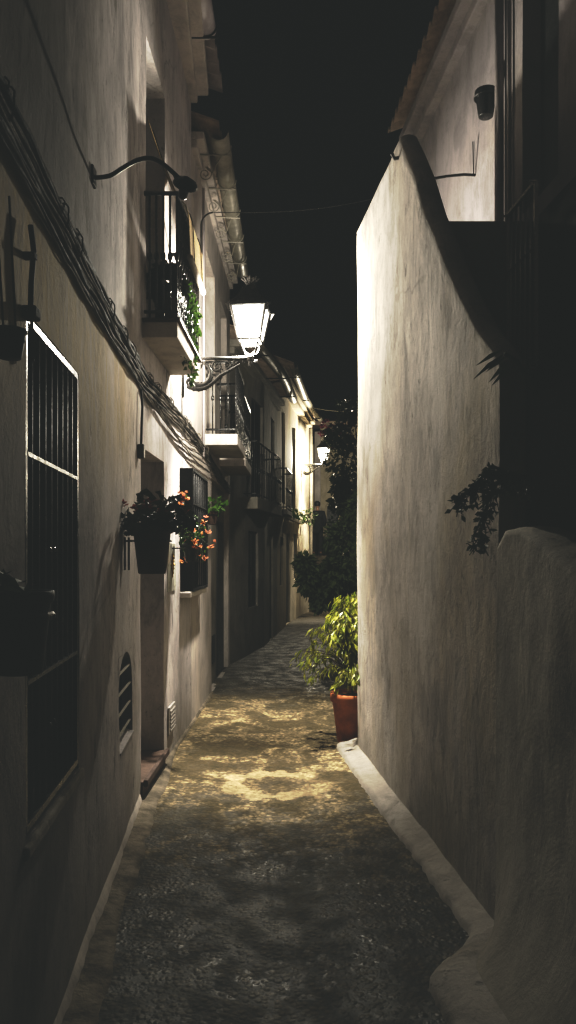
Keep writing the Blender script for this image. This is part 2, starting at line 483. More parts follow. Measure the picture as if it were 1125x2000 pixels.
def lw_top(y):
    T = [(.4,1.06),(1.5,1.26),(2.0,1.42),(2.5,1.57),(2.78,1.665),(2.98,1.725),(3.12,1.725),(3.21,1.66)]
    for (a, b), (c, d) in zip(T, T[1:]):
        if y <= c: return b+(d-b)*(y-a)/(c-a)
    return T[-1][1]
def lw_flare(y): return .25*smooth(3.26, 2.80, y)
def XK(y): return XR(y) if y > 3.3 else XR(y) - lw_flare(y)*1.22 - .012*smooth(3.3, 3.1, y)
mb = MB(); prev = None
for k in range(200):
    y = .9 + k*(6.42-.9)/199
    w = (.075+.04*smooth(3.0,3.4,y)+.035*smooth(3.4,5.5,y)) + .012*nz(y*3, 0, 5) + .016*nz(y*11, 0, 6) + .010*nz(y*27, 2, 6)
    hh = .045 + .006*nz(y*6, 3, 3)
    pr = [(XK(y)+.13, hh+.03), (XK(y)+.02, hh+.03), (XK(y)-.04, hh+.004), (XK(y)-w*.72, hh-.006), (XK(y)-w*.94, hh-.02), (XK(y)-w, -.05)]
    ids = []
    for (x, z) in pr:
        ids.append(len(mb.v)); mb.v.append(Vector((x, y, z)))
    if prev:
        for a in range(len(pr)-1): mb.f.append((prev[a], prev[a+1], ids[a+1], ids[a]))
    prev = ids
tag(mb.build('kerb', M['plaster_right'], smooth=True), kind='structure')

# ------------------------------------------------------------------ parts shared by the houses
def railing(parent, X, y0, y1, d, z0, z1, nb, ne, name='railing'):
    """balcony railing: front run and two returns; bars are its pieces"""
    mb = MB()
    mb.tube([(X(y0)+.01,y0,z1),(X(y0)+d,y0,z1),(X(y1)+d,y1,z1),(X(y1)+.01,y1,z1)], .016, 6)
    rail = mb.build(name, M['iron'], parent, smooth=False)
    mb = MB(); mb.tube([(X(y0)+.01,y0,z0+.05),(X(y0)+d,y0,z0+.05),(X(y1)+d,y1,z0+.05),(X(y1)+.01,y1,z0+.05)], .012, 6)
    mb.build('bottom_rail', M['iron'], rail)
    def bar(x, y):
        b = MB(); b.tube([(x,y,z0-.005),(x,y,z0+(z1-z0)*.5),(x,y,z1)], .0085, 6)
        b.lathe([(.009,-.03),(.017,-.012),(.017,.012),(.009,.03)], (x,y,z0+(z1-z0)*.5), 8)
        b.build('bar', M['iron_shiny'], rail, smooth=True)
    for k in range(nb+1):
        y = y0+(y1-y0)*k/nb; bar(X(y)+d, y)
    for k in range(1, ne+1):
        q = d*k/(ne+1)
        bar(X(y0)+q, y0)
    return rail

def grille(parent, X, y0, y1, z0, z1, d, nb, cross, name='window_grille', r=.008, mat='iron_shiny', box=True):
    mb = MB()
    fr = .011
    for z in (z0, z1):
        mb.wbox(X, y0, y1, d-fr, d+fr, z-fr, z+fr)
        if box:
            for y in (y0, y1): mb.tube([(X(y)-.02,y,z),(X(y)+d,y,z)], .008, 6)
    for y in (y0, y1):
        mb.wbox(X, y-fr, y+fr, d-fr, d+fr, z0+fr, z1-fr)
    for z in cross:
        mb.wbox(X, y0+fr, y1-fr, d-.012, d+.012, z-.006, z+.006)
    g = mb.build(name, M[mat], parent)
    for k in range(1, nb):
        y = y0+(y1-y0)*k/nb
        b = MB(); b.tube([(X(y)+d,y,z0+fr),(X(y)+d,y,(z0+z1)/2),(X(y)+d,y,z1-fr)], r, 8)
        b.build('bar', M[mat], g, smooth=True)
    return g

def barrel_roof(X, y0, y1, dx_edge, z_edge, run, rise, side, pitch=.19, th=.024, amp=.085):
    """barrel-tile roof rising away from the street; its eave row shows the tile mouths"""
    mb = MB()
    n = int((y1-y0)/pitch*10); m = 7
    top = []; bot = []
    for i in range(n+1):
        y = y0+(y1-y0)*i/n
        ph = (y-y0)/pitch
        c = amp*abs(math.cos(PI*ph)) - amp*.5
        rowt = []; rowb = []
        for k in range(m+1):
            q = k/m
            off = .012*nz(math.floor(ph+.5)*1.7, k, 4) if k == 0 else 0
            x = X(y)+dx_edge+off+side*run*q
            z = z_edge+rise*q+c
            rowt.append(len(mb.v)); mb.v.append(Vector((x,y,z+th)))
            rowb.append(len(mb.v)); mb.v.append(Vector((x,y,z)))
        top.append(rowt); bot.append(rowb)
    for i in range(n):
        for k in range(m):
            mb.f.append((top[i][k],top[i+1][k],top[i+1][k+1],top[i][k+1]))
            mb.f.append((bot[i][k],bot[i+1][k],bot[i+1][k+1],bot[i][k+1]))
        mb.f.append((top[i][0],top[i+1][0],bot[i+1][0],bot[i][0]))
        mb.f.append((top[i][m],top[i+1][m],bot[i+1][m],bot[i][m]))
    for i in (0, n):
        for k in range(m):
            mb.f.append((top[i][k],top[i][k+1],bot[i][k+1],bot[i][k]))
    return mb

def half_gutter(pts, r, th=.006, seg=12):
    mb = MB(); rows = []
    for p in pts:
        p = Vector(p); row = []
        for rr in (r, r-th):
            for k in range(seg+1):
                w = PI + PI*k/seg
                row.append(len(mb.v)); mb.v.append(p + Vector((rr*math.cos(w), 0, rr*math.sin(w))))
        rows.append(row)
    s1 = seg+1
    for a, b in zip(rows, rows[1:]):
        for k in range(seg):
            mb.f.append((a[k],a[k+1],b[k+1],b[k])); mb.f.append((a[s1+k],a[s1+k+1],b[s1+k+1],b[s1+k]))
        for k in (0, seg): mb.f.append((a[k],a[s1+k],b[s1+k],b[k]))
    for a in (rows[0], rows[-1]):
        for k in range(seg): mb.f.append((a[k],a[k+1],a[s1+k+1],a[s1+k]))
    return mb

def spiral(c, r0, turns, n=34):      # scroll in the X-Z plane
    return [Vector((c[0]+r0*(1-.85*i/n)*math.cos(2*PI*turns*i/n+PI*.5), c[1], c[2]+r0*(1-.85*i/n)*math.sin(2*PI*turns*i/n+PI*.5))) for i in range(n+1)]

# ------------------------------------------------------------------ near left house
wy0, wy1 = Y1(50), Y1(154)
ny0, ny1 = 4.02, 4.56
dy0, dy1 = 5.0, Y2(320)
by0, by1 = Y2(285), Y2(322)
houseA = empty('whitewashed_house', (X1(3), 3, 0), 'nearest stained white house on the left with tall barred window, doorway and little balcony', 'house')
opsA = [(wy0, wy1, .78, 2.30, .16), (ny0, ny1, .55, 1.06, .14), (dy0, dy1, .03, 2.31, .42), (by0, by1, 3.14, 5.10, .24)]
wall_mb = wall_mesh(X1, -3, 7.3, -.05, 6.02, opsA, kinks=(5.0,))
# plastered arch over the little vent window: two spandrels
for sgn in (0, 1):
    cy = (ny0+ny1)/2; hw = (ny1-ny0)/2; zt = 1.06; zb = .86
    arc = []
    for k in range(9):
        a = PI/2*k/8
        yy = cy + (hw*math.sin(a) if sgn else -hw*math.sin(a)); zz = zb+(zt-zb)*math.cos(a)
        arc.append((yy, zz))
    corner = (ny1 if sgn else ny0, zt)
    for k in range(8):
        a, b = arc[k], arc[k+1]
        wall_mb.add([(X1(a[0]),a[0],a[1]),(X1(b[0]),b[0],b[1]),(X1(corner[0]),corner[0],corner[1])], [(0,1,2)])
        wall_mb.add([(X1(a[0]),a[0],a[1]),(X1(b[0]),b[0],b[1]),(X1(b[0])-.13,b[0],b[1]),(X1(a[0])-.13,a[0],a[1])], [(0,1,2,3)])
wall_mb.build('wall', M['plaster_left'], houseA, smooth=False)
# paint lip where the whitewash meets the pavement
mb = MB(); prev = None
for k in range(170):
    y = 1.3+k*.0216
    if y > 5.0: break
    e = .016+.010*nz(y*3,4,1)+.006*nz(y*12,4,1)
    pr = [(X1(y)-.02,.10),(X1(y)+.006,.055+.012*nz(y*5,1,1)),(X1(y)+e,.028),(X1(y)+e+.004,.0)]
    ids = [len(mb.v)+i for i in range(4)]
    mb.v += [Vector((x,y,z)) for x,z in pr]
    if prev:
        for a in range(3): mb.f.append((prev[a],prev[a+1],ids[a+1],ids[a]))
    prev = ids
mb.build('plinth', M['white_paint'], houseA, smooth=True)
# big barred window
w = MB(); w.wbox(X1, wy0-.01, wy1+.01, -.165, -.15, .75, 2.33)
win = w.build('window', M['glass'], houseA)
mb = MB()
for (a, b, c, d) in ((wy0, wy0+.05, .78, 2.3), (wy1-.05, wy1, .78, 2.3), (wy0+.05, wy1-.05, 2.25, 2.3), (wy0+.05, wy1-.05, .78, .84), ((wy0+wy1)/2-.025, (wy0+wy1)/2+.025, .84, 2.25)):
    mb.wbox(X1, a, b, -.148, -.11, c, d)
mb.build('window_frame', M['wood'], win)
g = grille(houseA, X1, wy0+.015, wy1-.012, .81, 2.287, -.012, 9, [1.23, 1.895], box=False, mat='iron')
for z in (1.05, 1.4, 1.62):
    for y in (wy0+.3, wy0+.36):
        mb = MB(); mb.lathe([(.004,-.008),(.009,0),(.004,.008)], (X1(y)-.002, y, z), 8)
        mb.build('rivet', M['iron_shiny'], g, smooth=True)
mb = MB(); mb.wbox(X1, wy0-.03, wy1+.03, -.14, .018, .735, .776); mb.build('window_sill', M['plaster_low'], houseA, bevel=.01)
# arched vent window
mb = MB(); mb.wbox(X1, ny0-.01, ny1+.01, -.142, -.13, .5, 1.08); nw = mb.build('arched_window', M['glass'], houseA)
for k in range(4):
    z = .63+.11*k
    b = MB(); b.tube([(X1(ny0)-.012,ny0-.01,z),(X1(ny1)-.012,ny1+.01,z)], .008, 6); b.build('bar', M['zinc'], nw)
for k in range(3):
    y = ny0+(ny1-ny0)*(k+1)/4
    b = MB(); b.tube([(X1(y)-.045,y,.55),(X1(y)-.045,y,1.04)], .006, 6); b.build('bar', M['iron'], nw)
mb = MB()
mb.hexa([(X1(ny0)-.13,ny0,.551),(X1(ny0)+.012,ny0,.551),(X1(ny1)+.012,ny1,.551),(X1(ny1)-.13,ny1,.551),
         (X1(ny0)-.13,ny0,.61),(X1(ny0)+.012,ny0,.562),(X1(ny1)+.012,ny1,.562),(X1(ny1)-.13,ny1,.61)])
mb.build('window_sill', M['plaster_left'], houseA)
# doorway
mb = MB(); mb.wbox(X1, dy0-.01, dy1+.01, -.43, -.385, .13, 2.33); door = mb.build('door', M['wood'], houseA)
mb = MB()
for k in range(2):
    for (a, b) in ((.3, 1.0), (1.15, 2.1)):
        y = dy0+.08+k*.38; mb.wbox(X1, y, y+.3, -.384, -.37, a, b)
mb.build('door_panel', M['shutter'], door)
mb = MB(); mb.lathe([(.012,-.03),(.028,0),(.012,.03)], (X1(5.1)-.35, 5.12, 1.1), 10); mb.build('handle', M['brass'], door, smooth=True)
mb = MB(); mb.wbox(X1, dy0+.003, dy1-.003, -.38, .015, -.03, .125); st = mb.build('door_step', M['step'], houseA, bevel=.008)
mb = MB(); mb.wbox(X1, dy0+.01, dy1-.004, .017, .045, .09, .135); mb.build('nosing', M['terracotta_dark'], st, bevel=.006)
# meter vent beyond the door
mb = MB(); mb.wbox(X1, 6.0, 6.28, 0, .016, .19, .41)
vent = mb.build('vent_cover', M['vent'], houseA, bevel=.004)
mb = MB()
for k in range(6): mb.wbox(X1, 6.03, 6.25, .017, .024, .215+.03*k, .228+.03*k)
mb.build('slat', M['vent'], vent)
# balcony
zs0, zs1 = 3.035, 3.14
by_a, by_b = 5.05, 6.12
mb = MB(); mb.wbox(X1, by_a, by_b, 0, .232, zs0, zs1); bal = mb.build('balcony', M['white_paint'], houseA, bevel=.006)
mb = MB(); mb.wbox(X1, by_a-.02, by_b, 0, .252, zs1+.001, zs1+.018); mb.build('balcony_tile', M['step'], bal)
railing(houseA, X1, by_a+.02, by_b-.02, .225, zs1+.018, 3.99, 12, 4)
mb = MB(); mb.wbox(X1, by0-.01, by1+.01, -.25, -.205, 3.12, 5.12); bd = mb.build('balcony_door', M['shutter'], houseA)
mb = MB(); mb.wbox(X1, by0+.06, by1-.06, -.204, -.195, 3.9, 4.9); mb.build('pane', M['glass'], bd)
# cornice, eave tiles and gutter
mb = MB(); mb.wbox(X1, -3, 7.31, -.3, .06, 5.90, 5.98); mb.wbox(X1, -3, 7.33, -.3, .16, 5.982, 6.08)
mb.build('cornice', M['plaster_second'], houseA, bevel=.012)
barrel_roof(X1, -3, 7.5, .285, 6.10, 3.2, 1.1, -1).build('roof', M['tile_pale'], houseA)
gut = half_gutter([(X1(y)+.235, y, 6.085) for y in (-3,-1,0,1,2,3,4,5,5.5,6,6.55)], .088).build('gutter', M['white_metal'], houseA, smooth=True)
for y in (4.4, 5.4, 6.5):
    b = MB(); b.tube([(X1(y)-.01,y,5.985),(X1(y)+.335,y,5.985)], .010, 6)
    b.tube([(X1(y)+.235+.094*math.cos(PI+PI*k/10), y, 6.085+.094*math.sin(PI+PI*k/10)) for k in range(11)], .007, 6)
    b.build('bracket', M['iron'], gut)

# ------------------------------------------------------------------ second left house
houseB = empty('whitewashed_house', (X1(9), 9, 0), 'second white house, behind the nearest lantern, with two small balconies and zinc gutter', 'house')
gy0, gy1 = Y2(352), Y2(384)
opsB = [(8.92, 11.0, .0, 2.5, .07), (8.42, 9.25, 2.95, 4.95, .2), (9.95, 10.7, 2.9, 4.9, .2)]
# wall from the end of the first house
wall_mesh(X1, 7.302, 11.2, -.05, 5.62, opsB, amp=.006).build('wall', M['plaster_second'], houseB)
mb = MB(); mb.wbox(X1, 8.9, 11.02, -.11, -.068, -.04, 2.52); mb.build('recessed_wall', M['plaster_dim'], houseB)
mb = MB(); mb.wbox(X1, 10.05, 10.75, -.066, -.05, .03, 2.05); mb.build('door', M['shutter'], houseB)
mb = MB(); mb.wbox(X1, 9.55, 9.8, -.066, -.055, .25, .6); mb.build('vent_cover', M['shutter'], houseB)
for (a, b, z0, z1) in ((8.42, 9.25, 2.95, 4.95), (9.95, 10.7, 2.9, 4.9)):
    mb = MB(); mb.wbox(X1, a-.01, b+.01, -.21, -.17, z0-.02, z1+.02); p = mb.build('balcony_door', M['shutter'], houseB)
    mb = MB(); mb.wbox(X1, a+.08, b-.08, -.169, -.16, z0+.7, z1-.15); mb.build('pane', M['glass'], p)
for (a, b, d, z0, z1) in ((8.3, 9.42, .355, 2.795, 2.915), (9.8, 10.95, .33, 2.74, 2.86)):
    mb = MB(); mb.wbox(X1, a, b, 0, d, z0, z1); mb.build('balcony', M['white_paint'], houseB, bevel=.008)
    railing(houseB, X1, a+.02, b-.02, d-.02, z1, z1+.78, 9, 3)
mb = MB(); mb.wbox(X1, 7.305, 11.2, -.3, .05, 5.48, 5.56); mb.wbox(X1, 7.305, 11.2, -.3, .12, 5.562, 5.64); mb.build('cornice', M['plaster_second'], houseB, bevel=.01)
barrel_roof(X1, 7.32, 11.25, .26, 5.68, 2.8, 1.0, -1).build('roof', M['tile'], houseB)
gut = half_gutter([(-.655, y, 5.63) for y in (7.28, 8, 8.7, 9.4, 10.1, 10.9)], .093).build('gutter', M['zinc'], houseB, smooth=True)
for k, y in enumerate((7.55, 8.25, 8.95, 9.65, 10.35)):
    b = MB()
    xw = X1(y)
    b.tube([(xw-.01,y,5.545),(-.56,y,5.53)], .008, 6)
    b.tube([(-.655+.099*math.cos(PI+PI*q/10), y, 5.63+.099*math.sin(PI+PI*q/10)) for q in range(11)], .006, 6)
    b.tube([(-.66,y,5.53),(xw+.17,y,5.36)], .005, 6)
    b.tube([Vector((xw+.17,y,5.36))] + spiral((xw+.10, y, 5.35), .07, -1.8), .005, 6)
    b.build('bracket', M['zinc'], gut)
mb = MB(); mb.tube([(X1(8.05)+.02,8.05,2.62),(X1(8.05)+.02,8.05,5.45)], .012, 8); mb.build('conduit', M['white_metal'], houseB, smooth=True)
mb = MB(); mb.tube([(X1(7.9)+.015,7.9,4.3),(X1(7.9)+.015,7.9,5.0)]+[(X1(7.9)+.015+.13*(1-math.cos(a)),7.9,5.0+.13*math.sin(a)) for a in (.3,.6,.9,1.2,1.5)], .008, 6)
mb.build('service_cable', M['cable_dark'], houseB, smooth=True)
# black box grille window (ground floor, just past the door of the first house)
mb = MB(); mb.wbox(X1, gy0, gy1, .001, .02, 1.30, 2.345); bw = mb.build('window', M['iron_matt'], houseA)
g2 = grille(houseA, X1, gy0, gy1, 1.30, 2.345, .10, 8, [1.6, 2.05], name='window_grille', mat='iron_matt')
mb = MB(); mb.wbox(X1, gy0-.012, gy0-.006, .0, .11, 1.29, 2.355); mb.build('side_panel', M['iron_matt'], g2)
mb = MB(); mb.wbox(X1, gy0-.05, gy1+.05, 0, .10, 1.235, 1.285); mb.build('window_sill', M['white_paint'], houseA, bevel=.008)

# ------------------------------------------------------------------ far left house, bending to the right
def far_house(y0, y1, ops, mat, label, doors, ze):
    hs = empty('whitewashed_house', (X4((y0+y1)/2), (y0+y1)/2, 0), label, 'house')
    wall_mesh(X4, y0, y1, -.05, ze-.05, ops, dy=.25, dz=.25, amp=.012, kinks=[p[0] for p in PL if y0 < p[0] < y1]).build('wall', M[mat], hs)
    for k, o in enumerate(ops):
        mb = MB(); mb.wbox(X4, o[0]-.02, o[1]+.02, -o[4]-.02, -o[4]+.01, o[2]-.02, o[3]+.02)
        p = mb.build('door' if k in doors else 'shutter', M['shutter'], hs)
        mb = MB(); ym = (o[0]+o[1])/2
        mb.wbox(X4, ym-.02, ym+.02, -o[4]+.011, -o[4]+.02, o[2], o[3])
        mb.wbox(X4, o[0], ym-.021, -o[4]+.011, -o[4]+.02, (o[2]+o[3])/2-.03, (o[2]+o[3])/2+.03)
        mb.build('rail', M['wood'], p)
    mb = MB(); mb.wbox(X4, y0, y1, -.3, .08, ze-.25, ze-.15); mb.wbox(X4, y0, y1, -.3, .16, ze-.148, ze-.04); mb.build('cornice', M[mat], hs, bevel=.01)
    barrel_roof(X4, y0+.06, y1+.1, .34, ze, 3, 1.1, -1, .18).build('roof', M['tile'], hs)
    n = 8
    gut = half_gutter([(X4(y)+.33, y, ze) for y in [y0+(y1-y0)*k/n for k in range(n+1)]], .09).build('gutter', M['zinc'], hs, smooth=True)
    for k in range(3):
        y = y0+.7+(y1-y0-1.4)*k/2
        b = MB(); b.tube([(X4(y)-.01,y,ze-.10),(X4(y)+.43,y,ze-.10)], .012, 6); b.build('bracket', M['iron'], gut)
    return hs
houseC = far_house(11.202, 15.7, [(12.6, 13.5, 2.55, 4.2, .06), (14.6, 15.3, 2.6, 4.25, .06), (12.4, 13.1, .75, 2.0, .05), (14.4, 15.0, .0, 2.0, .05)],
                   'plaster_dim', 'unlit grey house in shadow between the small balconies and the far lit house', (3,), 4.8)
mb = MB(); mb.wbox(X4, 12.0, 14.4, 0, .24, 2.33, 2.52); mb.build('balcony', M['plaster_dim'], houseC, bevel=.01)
railing(houseC, X4, 12.03, 14.37, .21, 2.52, 3.4, 12, 2)
houseE = far_house(15.702, 22, [(16.6, 17.3, 2.75, 4.8, .06), (18.9, 19.6, 2.75, 4.85, .08), (16.3, 16.9, .95, 2.0, .05), (17.5, 18.4, .0, 2.1, .06), (19.3, 19.9, 1.0, 2.15, .06)],
                   'plaster_far', 'far yellow lit house where the alley bends, with tall narrow shutters and flower ledge', (3,), 5.5)
mb = MB(); mb.wbox(X4, 15.8, 17.0, 0, .2, 2.45, 2.55); mb.build('balcony', M['plaster_dim'], houseE, bevel=.01)
railing(houseE, X4, 15.82, 16.98, .18, 2.55, 3.4, 6, 2)
mb = MB(); mb.wbox(X4, 17.2, 20.2, 0, .10, 2.42, 2.5); mb.build('ledge', M['plaster_far'], houseE, bevel=.01)
mb = MB(); mb.tube([(X4(21.9)+.06,21.9,0),(X4(21.9)+.06,21.9,5.22)], .05, 8); mb.build('downpipe', M['zinc'], houseE, smooth=True)

# ------------------------------------------------------------------ steps and the house closing the view
mb = MB()
for k in range(10):
    y = 21.9+k*.32
    mb.box(.3, 3.2, y, y+.32 if k < 9 else 27.4, -.1 if k == 0 else 0, .16*(k+1))
tag(mb.build('stairs', M['cement'], bevel=.012), kind='structure')
houseD = empty('whitewashed_house', (1.5, 27.5, 1.6), 'house closing the far end of the alley with bright corner pilaster and dark arch', 'house')
def XE(Y): return 0
mb = MB(); mb.box(1.16, 4.5, 27.5, 28, 1.55, 6.2); mb.box(-1.5, .94, 27.6, 28, 1.55, 5.6); mb.build('wall', M['plaster_far'], houseD)
mb = MB(); mb.box(.941, 1.158, 27.2, 27.9, 1.55, 6.0); mb.build('pilaster', M['white_paint'], houseD, bevel=.02)  # white paint stands in for the stronger light on this strip
mb = MB()
ring = [(1.35,27.49,1.6)] + [(1.75-.4*math.cos(PI*k/14), 27.49, 3.2+.4*math.sin(PI*k/14)) for k in range(15)] + [(2.15,27.49,1.6)]
mb.add(ring, [tuple(range(len(ring)))]); mb.build('archway', M['shutter'], houseD)
mb = MB(); mb.tube([(1.35,27.46,1.6)] + [(1.75-.4*math.cos(PI*k/14), 27.46, 3.2+.4*math.sin(PI*k/14)) for k in range(15)] + [(2.15,27.46,1.6)], .05, 6); mb.build('arch_trim', M['plaster_far'], houseD, smooth=True)
mb = MB(); mb.box(-1.7, 4.7, 27.1, 30, 6.205, 6.35); mb.build('roof', M['tile'], houseD)

# ------------------------------------------------------------------ tall white wall on the right
def ztop(y):
    if y >= 4.84: return 4.24 + .012*nz(y*3,0,7)
    T = [(2.9,2.12),(3.23,2.44),(3.43,2.60),(3.70,2.86),(3.94,3.14),(4.25,3.50),(4.48,3.83),(4.84,4.24)]
    for (a, b), (c, d) in zip(T, T[1:]):
        if y <= c: return b+(d-b)*(y-a)/(c-a) + .014*nz(y*5,0,7)
gw = empty('garden_wall', (XR(4.8), 4.8, 0), 'tall white stained wall on the right with slanting top, lit by the street lamp', 'wall')
mb = MB()
ysr = steps(3.19, 6.3, .07, [4.84]); nv = 56; th = .115
rows = []
for y in ysr:
    zt = ztop(y); row = []
    for j in range(nv+1):
        z = -.05+(zt-.02+.05)*j/nv
        x = XR(y) + .014*nz(y*.9, z*.7, 21) + .007*nz(y*3.2, z*1.6, 5) + .002*nz(y*11, z*6, 8)
        e = smooth(6.3, 6.22, y)
        x += .035*(1-math.sqrt(max(0, 1-((max(0, y-6.24))/.06)**2)))
        row.append(len(mb.v)); mb.v.append(Vector((x, y, z)))
    for k in range(1, 7):       # rounded coping and back
        a = PI*k/6
        x = XR(y)+th*.5-th*.5*math.cos(a); z = zt-.02+.035*math.sin(a)
        row.append(len(mb.v)); mb.v.append(Vector((x, y, z)))
    row.append(len(mb.v)); mb.v.append(Vector((XR(y)+th, y, -.05)))
    rows.append(row)
for a, b in zip(rows, rows[1:]):
    for k in range(len(a)-1): mb.f.append((a[k],a[k+1],b[k+1],b[k]))
for a in (rows[0], rows[-1]): mb.add([mb.v[i] for i in a], [tuple(range(len(a)))])
mb.build('wall_face', M['plaster_right'], gw, smooth=True)
mb = MB(); p = at(779, 308, 4.86); mb.tube([p+Vector((.02,0,0)), p+Vector((-.03,-.01,-.01)), p+Vector((-.045,-.01,.02))], .012, 6); mb.build('hook', M['iron'], gw)

# low curved wall nearer, with its flared foot
mb = MB(); rows = []
for i in range(61):
    y = .5+i*(3.2-.5)/60
    zt = lw_top(y) + .012*nz(y*6,1,1) + .012*nz(y*2.3,4,1)
    fl = lw_flare(y)
    row = []
    nn = 34
    for j in range(nn+1):
        z = -.05+(zt-.05+.05)*j/nn
        bl_ = smooth(3.22, 2.7, y)
        x = XR(y) + (1-bl_)*(.014*nz(y*.9, z*.7, 21) + .007*nz(y*3.2, z*1.6, 5) + .002*nz(y*11, z*6, 8)) - fl*math.exp(-max(0,z)/.17) - fl*.22*math.exp(-max(0,z)/.6) + bl_*(.022*nz(y*1.6,z*1.4,31)+.012*nz(y*5,z*4,2)+.005*nz(y*14,z*12,2))
        row.append(len(mb.v)); mb.v.append(Vector((x,y,z)))
    for k in range(1, 7):
        a = PI*k/6
        row.append(len(mb.v)); mb.v.append(Vector((XR(y)-.012+.11-.11*math.cos(a), y, zt-.05+.04*math.sin(a)+.006*nz(y*14,k,2))))
    row.append(len(mb.v)); mb.v.append(Vector((XR(y)+.208,y,-.05)))
    rows.append(row)
for a, b in zip(rows, rows[1:]):
    for k in range(len(a)-1): mb.f.append((a[k],a[k+1],b[k+1],b[k]))
for a in (rows[0], rows[-1]): mb.add([mb.v[i] for i in a], [tuple(range(len(a)))])
lw = mb.build('low_wall', M['plaster_low'], smooth=True)
tag(lw, 'low grimy wall in the right corner with rounded top and flared foot', 'wall')

# ------------------------------------------------------------------ right house behind the wall
houseR = empty('whitewashed_house', (XH(6), 6, 0), 'right hand house above the tall wall with tiled eaves, drain pipe and grilled window', 'house')
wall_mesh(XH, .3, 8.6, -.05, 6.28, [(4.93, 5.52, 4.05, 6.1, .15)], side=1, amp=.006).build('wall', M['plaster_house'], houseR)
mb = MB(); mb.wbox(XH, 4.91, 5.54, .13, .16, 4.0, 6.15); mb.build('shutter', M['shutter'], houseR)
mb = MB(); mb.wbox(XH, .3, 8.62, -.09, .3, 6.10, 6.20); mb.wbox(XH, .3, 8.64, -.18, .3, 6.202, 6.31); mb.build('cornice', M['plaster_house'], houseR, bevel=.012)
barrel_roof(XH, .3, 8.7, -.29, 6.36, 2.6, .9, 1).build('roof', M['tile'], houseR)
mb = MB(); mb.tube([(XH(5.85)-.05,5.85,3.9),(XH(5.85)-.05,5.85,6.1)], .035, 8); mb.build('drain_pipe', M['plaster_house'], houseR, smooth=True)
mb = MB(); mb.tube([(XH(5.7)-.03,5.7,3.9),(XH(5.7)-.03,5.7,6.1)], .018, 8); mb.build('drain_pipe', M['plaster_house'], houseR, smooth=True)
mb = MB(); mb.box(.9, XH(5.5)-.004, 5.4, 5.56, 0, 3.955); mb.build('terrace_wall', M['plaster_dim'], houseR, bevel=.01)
def XG(Y): return XH(Y)-.25
gR = grille(houseR, XG, 4.72, 5.2, 2.75, 3.9, .02, 6, [3.5], name='window_grille', mat='bare_metal')
mb = MB(); mb.wbox(XH, 4.6, 5.3, -.02, -.004, 2.7, 3.9); mb.build('window', M['glass'], houseR)
mb = MB(); mb.wbox(XH, 1.0, 3.9, -.012, -.004, .1, 3.6); mb.build('dark_gate', M['shutter'], houseR)

